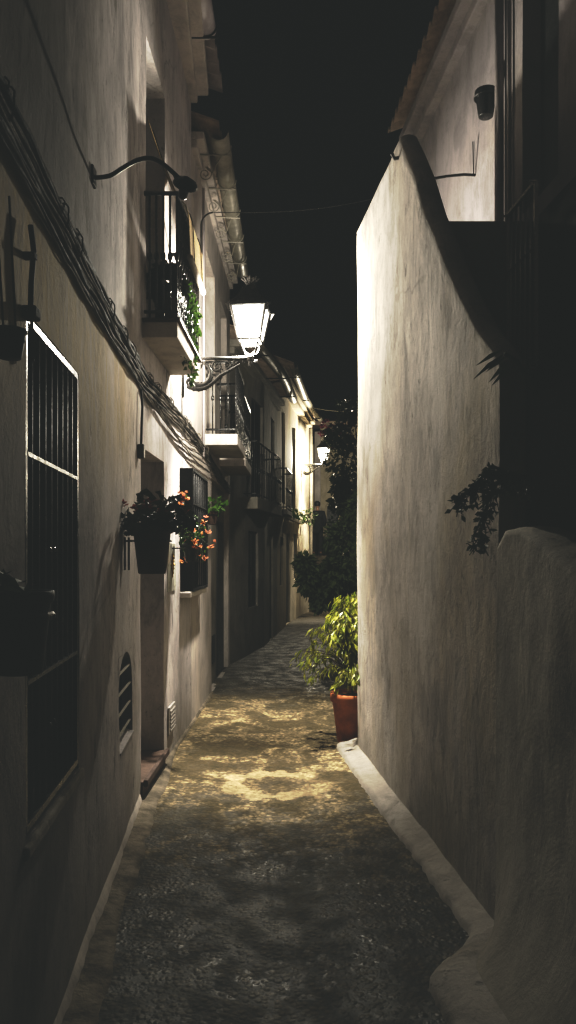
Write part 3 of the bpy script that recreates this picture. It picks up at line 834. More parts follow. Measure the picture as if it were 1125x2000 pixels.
# ------------------------------------------------------------------ street lamps
def make_lamp():
    t = empty('street_lamp', (0,0,0), '', 'street lamp')
    # local frame: wall at x=0, arm runs +x, lantern centre at x=.60, arm height z=0
    L = .60
    mb = MB()
    mb.box(0, .018, -.03, .03, -.34, .09)
    mb.tube([(.015,0,0),(L-.03,0,0)], .016, 8)
    mb.tube([(.015,0,-.035),(L-.1,0,-.03)], .008, 6)
    # big lower scroll
    sc = []
    for k in range(25):
        a = k/24
        sc.append((.05+a*.46, 0, -.24 + .19*a**1.6 - .05*math.sin(PI*min(1,a*1.6))))
    mb.tube(sc, [.025-.013*k/24 for k in range(25)], 8)
    c = [(.16+.095*math.cos(PI*(1.15+1.25*k/20)), 0, -.135+.10*math.sin(PI*(1.15+1.25*k/20))) for k in range(21)]
    mb.tube(c, [.025-.010*abs(k-10)/10 for k in range(21)], 8)
    for (cx, cz, r0, tn) in ((.31,-.075,.05,1.6),(.40,-.06,.034,-1.5),(.075,-.215,.035,1.3),(.47,-.04,.02,1.3),(.24,-.11,.03,-1.2)):
        mb.tube(spiral((cx,0,cz), r0, tn), [.014-.006*i/34 for i in range(35)], 6)
    # leaves of the casting
    for k in range(34):
        q = random.choice(sc+c+c); a = rnd(0, 2*PI)
        mb.leaf(Vector(q)+Vector((0,rnd(-.012,.012),0)), (math.cos(a), rnd(-.3,.3), math.sin(a)), (0,-1,0), .06, .028, .3)
    for p in ((.07,0,-.26),(.105,0,-.245),(.09,0,-.045)): mb.lathe([(.004,-.016),(.015,-.008),(.015,.008),(.004,.016)], p, 8)
    mb.build('bracket', M['iron_grey'], t, smooth=True)
    # socket, cradle legs
    mb = MB()
    mb.lathe([(.012,-.075),(.022,-.05),(.018,-.03),(.03,-.02),(.033,.012),(.022,.026),(.012,.036)], (L,0,0), 12)
    for p in ((L+.05,0,-.03),(L-.055,0,-.03)): mb.box(p[0]-.014,p[0]+.014,-.012,.012,p[2]-.012,p[2]+.012)
    mb.tube([(L+.02,0,-.03),(L+.06,0,-.03)], .006, 6)
    mb.build('socket', M['iron_grey'], t, smooth=False, bevel=.003)
    rot = Matrix.Translation((L,0,0)) @ Matrix.Rotation(R(-4), 4, 'Z')
    zb, zt = .15, .425                                  # glass bottom and top
    hb, ht = .094, .150                                 # half widths
    def P(x, y, z): return rot @ Vector((x,y,z))
    mb = MB()
    for (sx, sy) in ((-1,-1),(1,-1),(1,1),(-1,1)):
        mb.tube([P(sx*.012,sy*.012,.03), P(sx*.052,sy*.052,.05), P(sx*.066,sy*.066,.09), P(sx*.074,sy*.074,.125)], .0065, 6)
    mb.build('cradle_leg', M['iron_grey'], t, smooth=True)
    fr = MB()
    cs = ((-1,-1),(1,-1),(1,1),(-1,1))
    for (sx, sy) in cs:
        fr.tube([P(sx*hb,sy*hb,zb), P(sx*ht,sy*ht,zt)], .011, 4)
    for (h_, z_, r_) in ((hb,zb,.010),(ht,zt,.010),(.074,.118,.006)):
        q = [P(a*h_,b*h_,z_) for a, b in cs]
        for k in range(4): fr.tube([q[k], q[(k+1)%4]], r_, 4)
    fr.build('lantern_frame', M['iron'], t)
    for (sx, sy) in cs:                                 # corner tabs under the hood
        tb = MB()
        tb.hexa([P(sx*ht,sy*ht,zt-.055), P(sx*(ht+.012),sy*ht,zt-.055), P(sx*(ht+.012),sy*(ht+.012),zt-.055), P(sx*ht,sy*(ht+.012),zt-.055),
                 P(sx*(ht+.015),sy*(ht+.004),zt+.004), P(sx*(ht+.045),sy*(ht+.004),zt+.004), P(sx*(ht+.045),sy*(ht+.022),zt+.004), P(sx*(ht+.015),sy*(ht+.022),zt+.004)])
        tb.build('corner_ornament', M['iron_grey'], t)
    for k in range(4):
        a, b = cs[k], cs[(k+1)%4]
        gl = MB(); gl.add([P(a[0]*hb*.97,a[1]*hb*.97,zb),P(b[0]*hb*.97,b[1]*hb*.97,zb),P(b[0]*ht*.97,b[1]*ht*.97,zt),P(a[0]*ht*.97,a[1]*ht*.97,zt)],[(0,1,2,3)])
        gl.build('glass_pane', M['pane_lit'], t)
    gl = MB()
    for k in range(4):
        a, b = cs[k], cs[(k+1)%4]
        gl.add([P(a[0]*.06,a[1]*.06,.122),P(b[0]*.06,b[1]*.06,.122),P(b[0]*.088,b[1]*.088,zb-.006),P(a[0]*.088,a[1]*.088,zb-.006)],[(0,1,2,3)])
    gl.build('glass_cup', M['pane_lit'], t)
    hd = MB(); prev = None
    for (h_, z_) in ((.163,zt+.008),(.163,zt+.028),(.130,zt+.060),(.092,zt+.110),(.066,zt+.165),(.050,zt+.20)):
        q = [P(a*h_,b*h_,z_) for a, b in cs]
        ids = [len(hd.v)+i for i in range(4)]; hd.v += q
        if prev:
            for k in range(4): hd.f.append((prev[k],prev[(k+1)%4],ids[(k+1)%4],ids[k]))
        else: hd.f.append(tuple(ids))
        prev = ids
    hd.f.append(tuple(prev))
    hd.build('hood', M['iron'], t, bevel=.003)
    fn = MB()
    fn.lathe([(.05,zt+.195),(.036,zt+.21),(.034,zt+.225),(.062,zt+.262),(.060,zt+.268),(.02,zt+.255)], (L,0,0), 10)
    for k in range(8):
        a = 2*PI*k/8
        fn.tube([(L+.032*math.cos(a),.032*math.sin(a),zt+.222),(L+.05*math.cos(a),.05*math.sin(a),zt+.25),(L+.078*math.cos(a),.078*math.sin(a),zt+.272)], .009, 5)
    fn.build('finial', M['iron_grey'], t, smooth=True)
    ld = bpy.data.lights.new('lamp_bulb', 'POINT')
    lo = bpy.data.objects.new('lamp_bulb', ld); COL.objects.link(lo); lo.parent = t; lo.location = (L, 0, .235)
    ld.shadow_soft_size = .045; ld.color = (1,.945,.83)
    ld.use_nodes = True
    nt = ld.node_tree; nt.nodes.clear()
    o_ = nt.nodes.new('ShaderNodeOutputLight'); e_ = nt.nodes.new('ShaderNodeEmission'); f_ = nt.nodes.new('ShaderNodeLightFalloff')
    f_.inputs['Strength'].default_value = 1.0
    mm = nt.nodes.new('ShaderNodeMath'); mm.operation = 'MULTIPLY_ADD'
    mm.inputs[1].default_value = .02
    nt.links.new(f_.outputs['Linear'], mm.inputs[0]); nt.links.new(f_.outputs['Quadratic'], mm.inputs[2])
    # the reflector under the hood throws most of the light down in a cone
    tc = nt.nodes.new('ShaderNodeTexCoord'); sx = nt.nodes.new('ShaderNodeSeparateXYZ'); nt.links.new(tc.outputs['Normal'], sx.inputs[0])
    mr = nt.nodes.new('ShaderNodeMapRange'); mr.interpolation_type = 'SMOOTHSTEP'
    mr.inputs['From Min'].default_value = -.80; mr.inputs['From Max'].default_value = -.93
    mr.inputs['To Min'].default_value = 1.0; mr.inputs['To Max'].default_value = 4.0
    nt.links.new(sx.outputs['Z'], mr.inputs['Value'])
    m2 = nt.nodes.new('ShaderNodeMath'); m2.operation = 'MULTIPLY'
    nt.links.new(mm.outputs[0], m2.inputs[0]); nt.links.new(mr.outputs[0], m2.inputs[1])
    nt.links.new(m2.outputs[0], e_.inputs['Strength']); nt.links.new(e_.outputs[0], o_.inputs[0])
    return t, ld
lampA, bulb = make_lamp()
bulb.energy = 360
lampA['label'] = 'nearest lit lantern on an ornate iron bracket beside the balcony'
yl = 6.72
lampB = copy_tree(lampA)
lampA.location = (X1(yl), yl, 3.325); lampA.rotation_euler = (0,0,R(-1))
lampB.location = (X4(20.7), 20.7, 4.05); lampB.rotation_euler = (0,0,R(-8))
lampB['label'] = 'far small lit lantern on the yellow house where the alley bends'
lampA['group'] = lampB['group'] = 'wall lanterns lighting the alley'
for ch in lampB.children:
    if ch.type == 'LIGHT':
        ch.data = ch.data.copy(); ch.data.energy = 560; ch.data.color = (1,.91,.74)

# old gooseneck lamp, unlit
p0 = at(180, 345, Y1(181)); yg = p0.y
gn = empty('gooseneck_lamp', p0, 'unlit black gooseneck wall lamp with round shade, crossing in front of the balcony', 'lamp')
path = [at(a, b, yg-.0) for a, b in ((172,345),(185,347),(215,343),(240,328),(268,313),(295,309),(318,320),(338,337),(354,352))]
def catmull(P, n=6):
    out = []
    for i in range(len(P)-1):
        a, b, c_, d = P[max(i-1,0)], P[i], P[i+1], P[min(i+2,len(P)-1)]
        for k in range(n):
            w = k/n
            out.append(.5*((2*b)+(c_-a)*w+(2*a-5*b+4*c_-d)*w*w+(3*b-a-3*c_+d)*w**3))
    return out+[P[-1]]
mb = MB(); mb.tube(catmull(path), .0095, 8); mb.build('arm', M['iron'], gn, smooth=True)
mb = MB(); mb.box(p0.x-.03, p0.x+.012, p0.y-.03, p0.y+.03, p0.z-.04, p0.z+.04); mb.build('wall_plate', M['iron'], gn, bevel=.004)
c = at(362, 360, yg)
Rm = Matrix.Translation(c) @ Matrix.Rotation(R(28), 4, 'Y') @ Matrix.Rotation(R(48), 4, 'X')
mb = MB(); mb.lathe([(.012,.03),(.026,.022),(.048,.010),(.054,-.004),(.048,-.008),(.002,-.004)], (0,0,0), 20, cap=False)
mb.lathe([(.012,0),(.022,-.012),(.022,-.05),(.014,-.06)], (0,0,-.004), 12)
mb.build('lamp_shade', M['iron'], gn, smooth=True, M=Rm)
mb = MB(); mb.tube([at(338,340,yg), at(348,362,yg), at(356,374,yg)], .003, 5); mb.build('cord', M['cable_dark'], gn)
mb = MB(); mb.tube([at(168,350,yg), at(166,400,yg)+Vector((.0,0,0)), at(165,480,yg), at(164,520,yg)], .006, 6); mb.build('feed_cable', M['cable_dark'], gn, smooth=True)

# ------------------------------------------------------------------ cables
cb = empty('cable_bundle', (X1(4)+.03, 4, 2.7), 'thick bundle of painted cables sagging along the left house wall', 'cables')
def zc(y): return 2.70 + .05*smooth(3,5.5,y) - .20*smooth(7,10.8,y)
spec = [(.085,.022,.012),(.072,.03,.007),(.06,.018,.009),(.045,.032,.009),(.03,.02,.011),(.015,.034,.006),(0,.024,.008),(-.015,.018,.010),(-.03,.03,.006),(-.045,.02,.009),(-.06,.026,.006),(-.078,.016,.008),(-.095,.02,.005),(-.115,.014,.005)]
for i, (dz, d, r) in enumerate(spec):
    mb = MB(); pts = []; rs = []
    y = -.5
    while y < 11.1:
        k = smooth(5, 8, y)
        pts.append((X1(y)+d*(1-.25*k)+.009*nz(y*2.6, i*3.1, 1), y, zc(y)+dz*(.66-.1*k)+.026*nz(y*1.2, i*5.3, 2)+.012*nz(y*5.5, i*2.3, 4)))
        rs.append(r*(1+.35*nz(y*7, i*1.9, 8)))
        y += .06
    mb.tube(pts, rs, 6); mb.build('cable', M['cable'] if i % 3 else M['cable_dark'], cb, smooth=True)
for k in range(13):                                                   # hooks holding it up
    y = 1.9+.52*k+.16*math.sin(k*2.3)
    mb = MB(); mb.tube([(X1(y)-.01,y,zc(y)+.082),(X1(y)+.030,y,zc(y)+.082),(X1(y)+.038,y,zc(y)+.07),(X1(y)+.034,y,zc(y)+.05)], .003, 5)
    mb.tube([(X1(y)+.02+.03*math.cos(a), y+.05*math.sin(a*.5), zc(y)+.035+.045*math.sin(a)) for a in [2*PI*q/12 for q in range(13)]], .003, 5)
    mb.build('cable_hook', M['cable'], cb)
for k in range(4):                                                    # loose strands under it
    mb = MB(); y0_ = 4.9+.2*k; y1_ = 7.6+.5*k; pts = []
    for q in range(31):
        y = y0_+(y1_-y0_)*q/30
        pts.append((X1(y)+.02+.004*k, y, zc(y)-.08-.07*math.sin(PI*q/30)*(1+.4*k)+.012*nz(y*3,k,1)))
    mb.tube(pts, .007, 5); mb.build('loose_strand', M['cable'], cb, smooth=True)

def drop_cable(name, px, pyt, pyb, Y, label, boxh=.09):
    a = at(px, pyt, Y); b = at(px-2, pyb, Y)
    a.x = X1(Y)+.02; b.x = X1(Y)+.02
    t = empty(name, b, label, 'cable')
    mb = MB(); mb.tube([a, a.lerp(b,.3)+Vector((.006,.01,0)), a.lerp(b,.7)+Vector((.004,-.006,0)), b], .008, 6); mb.build('cord', M['cable_dark'], t, smooth=True)
    mb = MB(); mb.box(b.x-.02, b.x+.022, b.y-.025, b.y+.025, b.z-boxh, b.z); mb.build('junction_box', M['plastic' if boxh > .06 else 'cable_dark'], t, bevel=.006)
    return t
drop_cable('drop_cable', 280, 762, 868, 4.86, 'short cable dropping to a small box beside the doorway')
t = drop_cable('drop_cable', 50, 440, 600, Y1(46), 'thin cable with clips dropping beside the tall barred window', .035)
mb = MB(); yb = Y1(46)
for py in (500,):
    q = at(50, py, yb); mb.box(X1(yb), X1(yb)+.035, yb-.012, yb+.012, q.z-.008, q.z+.008)
mb.build('cable_clip', M['cable_dark'], t); mb = MB()
q = at(47, 605, yb); mb.tube([(X1(yb)+.02, yb+.02*math.sin(a*.5), q.z-.07+.07*math.cos(a)) for a in [PI*2*k/14 for k in range(12)]], .005, 5)
mb.build('cable_loop', M['cable_dark'], t)
# overhead wires
a = Vector((X1(7.9)+.14, 7.9, 5.13)); b = Vector((XH(8.2), 8.2, 5.55))
mb = MB(); mb.tube([a.lerp(b, k/12) + Vector((0,0,-.10*math.sin(PI*k/12))) for k in range(13)], .004, 5)
tag(mb.build('overhead_wire', M['cable_dark']), 'thin black wire crossing high over the alley behind the big lantern', 'wire')
a = Vector((X4(20)+.36, 20, 5.45)); b = Vector((2.2, 19, 5.2))
mb = MB(); mb.tube([a.lerp(b, k/12) + Vector((0,0,-.07*math.sin(PI*k/12))) for k in range(13)], .011, 5)
tag(mb.build('overhead_wire', M['zinc']), 'pale wire running from the far eaves to the right over the bougainvillea', 'wire')
yk = 6.55
k0 = Vector((XH(yk)-.004, yk, at(928,342,yk).z))
rb = empty('line_bracket', k0, 'thin bent iron rod sticking out from the upper wall of the right house', 'bracket')
mb = MB(); mb.tube([k0, k0+Vector((-.10,-.01,.0)), k0+Vector((-.25,-.02,-.02)), k0+Vector((-.42,-.03,-.055))], .011, 6); mb.build('rod', M['iron'], rb, smooth=True)
mb = MB(); mb.tube([k0+Vector((-.012,0,.01)), k0+Vector((-.012,.03,.30))], .005, 5); mb.build('cord', M['cable_dark'], rb)

# ------------------------------------------------------------------ plants
def pot_mesh(c, r, h, rim=.03):
    mb = MB()
    mb.lathe([(r*.66,0),(r*.70,.005),(r*.93,h-rim-.004),(r*.94,h-rim),(r*1.02,h-rim+.004),(r*1.05,h-rim*.4),(r*1.03,h),(r*.93,h),(r*.88,h-.03)], c, 28)
    return mb
def hanging_pot(name, c, r, h, label, pot_mat, wall_x, group=None):
    t = empty(name, c, label, 'flower pot', group)
    p = pot_mesh(c, r, h).build('pot', M[pot_mat], t, smooth=True)
    mb = MB(); mb.lathe([(r*.9,h-.035),(r*.4,h-.02),(.001,h-.018)], c, 20, cap=False); mb.build('soil', M['soil'], t)
    mb = MB()
    z = c[2]+h*.72
    ring = [(c[0]+r*.98*math.cos(a), c[1]+r*.98*math.sin(a), z) for a in [2*PI*k/20 for k in range(21)]]
    mb.tube(ring, .005, 5)
    mb.tube([(c[0]-r*.98,c[1],z),(wall_x,c[1],z)], .006, 5)
    mb.tube([(wall_x+.008,c[1]-.012,c[2]+h*.8),(wall_x+.008,c[1]-.012,c[2]+.02)], .006, 5)
    mb.tube([(wall_x+.025,c[1]+.012,c[2]+h*.8),(wall_x+.025,c[1]+.012,c[2]+.02)], .006, 5)
    mb.build('holder', M['iron'], t)
    return t
def clump(mb, c, rad, n, L, W, down=.3, shell=.45):
    for k in range(n):
        d = rvec(); q = (rnd(shell**3, 1))**(1/3)
        p = Vector(c)+Vector((d.x*rad[0], d.y*rad[1], d.z*rad[2]))*q
        dr = (d*.7 + rvec()*.8 + Vector((0,0,-down))).normalized()
        s = rnd(.7, 1.2)
        mb.leaf(p, dr, rvec()+Vector((0,0,.8)), L*s, W*s, rnd(.05,.35))
def bloom(mb, c, r, n=9):
    for k in range(n):
        d = rvec(); d.z = abs(d.z)*.7
        mb.leaf(Vector(c)+rvec()*r*.35, d, rvec(), r*rnd(.8,1.2), r*.75, .1)

# geranium by the door
c = Vector((X1(4.22)+.155, 4.22, 1.50))
t = hanging_pot('hanging_flower_pot', c, .108, .25, 'dark terracotta pot of red geraniums hanging on the wall before the doorway', 'terracotta_dark', X1(4.22), 'flower pots hung on the left walls')
blooms = []
def one(p, r, n):
    b_ = MB(); bloom(b_, p, r, n); blooms.append(b_)
mb = MB(); st_ = MB()
for k in range(26):
    a = rnd(0, 2*PI); sp_ = rnd(.03, .20)
    tip = c+Vector((math.cos(a)*sp_, math.sin(a)*sp_, .27+rnd(-.03,.13)))
    st_.tube([c+Vector((math.cos(a)*.03,math.sin(a)*.03,.22)), c.lerp(tip,.6)+Vector((0,0,.11)), tip], .004, 5)
    clump(mb, tip, (.05,.05,.035), 13, .045, .045, .1, .1)
    if k % 4 == 0: one(tip+Vector((0,0,.045)), .024, 12)
clump(mb, c+Vector((0,0,.27)), (.14,.14,.06), 130, .045, .045, .2, .1)
for (px, py) in ((240,985),(262,992),(300,980),(296,975)): one(at(px, py, 4.2), .024, 12)
st_.build('stem', M['leaf_dark'], t); mb.build('leaves', M['geranium'], t)
for b_ in blooms: b_.build('flower', M['bloom_red'], t)

# orange trailing flowers in front of the black window
yo = 6.15
c = Vector((X1(yo)+.17, yo, 1.55))
t = hanging_pot('hanging_flower_pot', c, .075, .15, 'basket of trailing orange flowers hanging in front of the black grilled window', 'iron', X1(yo), 'flower pots hung on the left walls')
blooms = []
mb = MB(); st_ = MB()
targets = [(352,985,0),(365,975,1),(358,1010,0),(385,1010,0),(372,1018,1),(398,1022,0),(406,1040,1),(368,1050,0),(380,1058,1),(378,1045,0),(412,1068,1),(372,1095,1),(400,1092,1),(364,1095,1),(390,1070,0),(352,965,1),(376,1036,1)]
for (px, py, fl) in targets:
    p = at(px, py, yo+rnd(-.1,.15))
    s0 = c+Vector((rnd(-.04,.04),rnd(-.04,.04),.13))
    md = (s0+p)/2+Vector((0,0,.07))
    st_.tube([s0, s0.lerp(md,.6)+Vector((0,0,.03)), md, p], .003, 5)
    for q in range(7):
        w = rnd(.3, 1); pp = s0.lerp(p, w)+Vector((rnd(-.03,.03),rnd(-.03,.03),rnd(-.02,.05)))
        mb.leaf(pp, rvec(), rvec(), .04, .024, .2)
    if fl or rnd(0,1) < .4:
        one(p, .034, 7); one(p+rvec()*.05, .026, 5)
clump(mb, c+Vector((-.04,0,.24)), (.07,.1,.14), 120, .04, .03, .3, .1)
st_.build('stem', M['leaf_dark'], t); mb.build('leaves', M['vine'], t)
for b_ in blooms: b_.build('flower', M['bloom_orange'], t)
for (px, py) in ((355,972),(350,980)):
    rb = MB(); bloom(rb, at(px,py,yo-.1), .03, 9); rb.build('red_flower', M['bloom_red'], t)

# small pot with bright green leaves further along
yq = 8.35
c = Vector((X1(yq)+.075, yq, 1.80+.0))
c.z = at(408, 1025, yq).z
t = hanging_pot('hanging_flower_pot', c, .062, .145, 'small wall pot with bright green leaves past the black grilled window', 'terracotta_dark', X1(yq), 'flower pots hung on the left walls')
mb = MB()
clump(mb, c+Vector((0.02,0,.20)), (.11,.10,.07), 46, .085, .06, .2, .1)
mb.build('leaves', M['leaf_green'], t)

# dark pot at the left edge of view and cord-hung basket above it
yn = 1.86
c = Vector((X1(yn)+.075, yn, 0)); c.z = at(20, 1315, yn).z
t = hanging_pot('hanging_flower_pot', c, .078, .20, 'big black pot hanging low at the left edge beside the barred window', 'iron_matt', X1(yn), 'flower pots hung on the left walls')
mb = MB(); clump(mb, c+Vector((-.03,-.05,.21)), (.07,.09,.035), 40, .045, .03, .3, .1); mb.build('leaves', M['leaf_black'], t)
yn = 1.88
c = Vector((X1(yn)+.045, yn, at(18, 700, yn).z))
t = empty('hanging_basket', c, 'dark little basket hanging from two cords above the left window edge', 'basket')
pot_mesh(c, .04, .07, .012).build('pot', M['iron_matt'], t, smooth=True)
mb = MB(); top_ = c+Vector((-.02,0,.42))
for s_ in (-1, 1): mb.tube([c+Vector((0,.043*s_,.06)), top_+Vector((0,.05*s_,0))], .003, 5)
mb.build('cord', M['cable_dark'], t)

# balcony: big dark pot plant, trailing vine, rolled-down slat blind
yp = 5.32
c = Vector((X1(yp)+.125, yp, zs1+.018))
t = empty('potted_plant', c, 'dark leafy pot plant standing on the nearest balcony behind the rail', 'plant')
pot_mesh(c, .10, .22).build('pot', M['terracotta_dark'], t, smooth=True)
mb = MB(); mb.tube([c+Vector((0,0,.2)), c+Vector((.01,.02,.32))], .012, 6); mb.build('stem', M['bark'], t)
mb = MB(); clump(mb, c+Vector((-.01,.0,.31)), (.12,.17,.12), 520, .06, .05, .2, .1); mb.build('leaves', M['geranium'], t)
t = empty('trailing_vine', Vector((X1(5.7)+.23, 5.7, zs1+.02)), 'green vine trailing down the front rail of the nearest balcony', 'plant')
mb = MB(); st_ = MB()
for k in range(16):
    y = rnd(5.4, 6.08); z = rnd(3.4, 3.62); x = X1(y)+.215
    pts = [Vector((x, y, z))]
    n = random.randint(4, 9)
    for q in range(n):
        pts.append(pts[-1]+Vector((rnd(-.012,.010), rnd(-.035,.045), -rnd(.04,.085))))
        if pts[-1].z < 3.05: break
    st_.tube(pts, .003, 4)
    for p in pts:
        for q in range(5): mb.leaf(p+rvec()*.018, rvec()*.7+Vector((.1,-.3,-.5)), rvec()+Vector((.6,0,.3)), rnd(.035,.06), rnd(.028,.045), .2)
st_.build('stem', M['leaf_dark'], t); mb.build('leaves', M['vine'], t)
# blind: hangs from the lintel, bellies out over the rail, ends in a roll
bb = empty('slat_blind', Vector((X1(5.7)+.1, 5.7, 4.3)), 'rolled wooden slat blind hung out over the nearest balcony rail', 'blind')
prof = [(-.02,4.62),(.03,4.46),(.09,4.30),(.15,4.16),(.205,4.06),(.245,4.02),(.262,3.96),(.268,3.88),(.272,3.78),(.276,3.68)]
def bl_at(q):
    f = q*(len(prof)-1); i = min(int(f), len(prof)-2); w = f-i
    return prof[i][0]*(1-w)+prof[i+1][0]*w, prof[i][1]*(1-w)+prof[i+1][1]*w
mb = MB(); n = 64
for k in range(n):
    d, z = bl_at(k/n); d2, z2 = bl_at((k+.82)/n)
    y0b, y1b = 5.30, 6.03
    mb.hexa([(X1(y0b)+d,y0b,z),(X1(y0b)+d+.007,y0b,z),(X1(y1b)+d+.007,y1b,z),(X1(y1b)+d,y1b,z),
             (X1(y0b)+d2,y0b,z2),(X1(y0b)+d2+.007,y0b,z2),(X1(y1b)+d2+.007,y1b,z2),(X1(y1b)+d2,y1b,z2)])
mb.build('slats', M['straw'], bb)
mb = MB(); mb.tube([(X1(5.32)+.275,5.32,3.665),(X1(6.03)+.275,6.03,3.665)], .022, 10); mb.build('bottom_bar', M['white_paint'], bb, smooth=True)
mb = MB()
for y in (5.45, 5.88): mb.tube([(X1(y)+bl_at(k/20)[0]+.013, y, bl_at(k/20)[1]) for k in range(21)], .004, 5)
mb.build('pull_cord', M['cable_dark'], bb)

# plaque
mb = MB(); mb.wbox(X1, Y2(325), Y2(341), 0, .012, 1.315, 1.70)
pq = mb.build('wall_plaque', M['ceramic'], bevel=.003); tag(pq, 'pale rectangular plaque with gilt cross ornament right of the doorway', 'plaque')
mb = MB(); yc = (Y2(325)+Y2(341))/2; zc_ = 1.525
for k in range(8):
    a = PI*k/4; r = .065 if k % 2 == 0 else .042
    mb.tube([(X1(yc)+.016, yc, zc_), (X1(yc)+.018, yc+r*math.cos(a), zc_+r*math.sin(a))], .007, 5)
    mb.lathe([(.003,-.010),(.012,0),(.003,.010)], (X1(yc)+.018, yc+r*math.cos(a), zc_+r*math.sin(a)), 6)
mb.tube([(X1(yc)+.016,yc,zc_-.10),(X1(yc)+.016,yc,zc_+.09)], .006, 5)
o = mb.build('ornament', M['brass'], pq, smooth=True)

# potted ficus at the end of the right wall
c = Vector((.555, 6.62, 0))
t = empty('potted_ficus', c, 'variegated weeping fig in an orange terracotta pot at the end of the tall wall', 'plant')
p = pot_mesh(c, .185, .42, .075).build('pot', M['terracotta'], t, smooth=True)
mb = MB(); mb.lathe([(.165,.385),(.08,.40),(.001,.405)], c, 20, cap=False); mb.build('soil', M['soil'], t)
mb = MB(); lf = MB()
for k in range(84):
    a = rnd(0, 2*PI); hgt = rnd(.28, 1.05)
    reach = (.45 - .30*max(0, hgt-.55)/.45)*rnd(.45, 1.0)
    s0 = c+Vector((0,0,.42+hgt*.35)); tip = c+Vector((math.cos(a)*reach, math.sin(a)*reach, .38+hgt*.86))
    md = s0.lerp(tip, .55)+Vector((0,0,.07))
    end = tip+Vector((math.cos(a)*.06, math.sin(a)*.06, -.10))
    mb.tube([c+Vector((0,0,.4)), s0, md, tip, end], [.010,.008,.005,.003,.002], 5)
    for q in range(26):
        w = rnd(0, 1)
        b0 = s0.lerp(md, w*2) if w < .3 else (md.lerp(tip, (w-.3)/.4) if w < .7 else tip.lerp(end, (w-.7)/.3))
        d = Vector((math.cos(a)*.5+rnd(-.7,.7), math.sin(a)*.5+rnd(-.7,.7), -rnd(.35,1.3)))
        lf.leaf(b0+rvec()*.025, d, rvec()*.6+Vector((math.cos(a),math.sin(a),.6)), rnd(.05,.11), rnd(.018,.034), .18)
mb.build('stem', M['bark'], t); lf.build('leaves', M['ficus'], t)

# plants spilling over the low wall on the right
def spill(name, pts, label, L, W, n, mat):
    t = empty(name, pts[0], label, 'plant')
    st_ = MB(); lf = MB()
    st_.tube(pts, [.010-.006*k/(len(pts)-1) for k in range(len(pts))], 5)
    for i in range(len(pts)-1):
        for q in range(n):
            p = pts[i].lerp(pts[i+1], rnd(0,1))
            tw = p + Vector((rnd(-.05,.03), rnd(-.06,.06), -rnd(0,.09)))
            st_.tube([p, tw], .002, 4)
            for z in range(3): lf.leaf(p.lerp(tw, rnd(.3,1.1)), rvec()+Vector((-.2,0,-.5)), rvec(), L*rnd(.7,1.2), W*rnd(.7,1.2), .2)
    st_.build('stem', M['leaf_black'], t); lf.build('leaves', M[mat], t)
    return t
Yp = 2.95
spill('shrub', [at(1040,935,Yp+.1), at(1000,925,Yp), at(960,910,Yp), at(928,945,Yp), at(897,972,Yp)], 'dark leafy branch hanging over the low wall against the tall wall', .035, .02, 22, 'leaf_black')
t2 = spill('shrub', [at(1010,925,Yp+.05), at(968,945,Yp), at(950,985,Yp), at(940,1020,Yp), at(938,1062,Yp)], 'dark drooping sprig below the leafy branch beside the low wall', .032, .018, 15, 'leaf_black')
t = empty('palm_frond', at(1000,690,2.95), 'dark palm leaf fingers poking out high at the edge of the tall wall', 'plant')
mb = MB()
for (ax, ay, bx, by_) in ((985,690,925,738),(985,692,938,728),(990,695,950,724),(995,705,955,745),(998,715,962,750),(985,680,930,712)):
    a = at(ax, ay, 2.95); b = at(bx, by_, 2.9+rnd(-.05,.05))
    mb.leaf(a, b-a, Vector((0,-1,.4)), (b-a).length, .018, .06)
mb.build('leaflet', M['leaf_black'], t)
mb = MB(); mb.tube([at(1045,760,3.0), at(1010,705,2.97), at(985,690,2.95)], .008, 5); mb.build('stem', M['leaf_black'], t)

# flower pot on the right house
yR = 6.0
c = Vector((XH(yR)-.10, yR, at(953,228,yR).z))
t = empty('wall_flower_pot', c, 'dark cup-shaped pot in a ring holder high on the right house wall', 'flower pot')
pot_mesh(c, .082, .20, .05).build('pot', M['iron'], t, smooth=True)
mb = MB(); z = c.z+.15
mb.tube([(c.x+.088*math.cos(a), c.y+.088*math.sin(a), z) for a in [2*PI*k/20 for k in range(21)]], .007, 5)
mb.tube([(c.x+.085,c.y,z),(c.x+.10,c.y,z)], .008, 5); mb.tube([(c.x+.094,c.y,z-.06),(c.x+.094,c.y,z+.12)], .006, 5)
mb.build('holder', M['iron'], t)

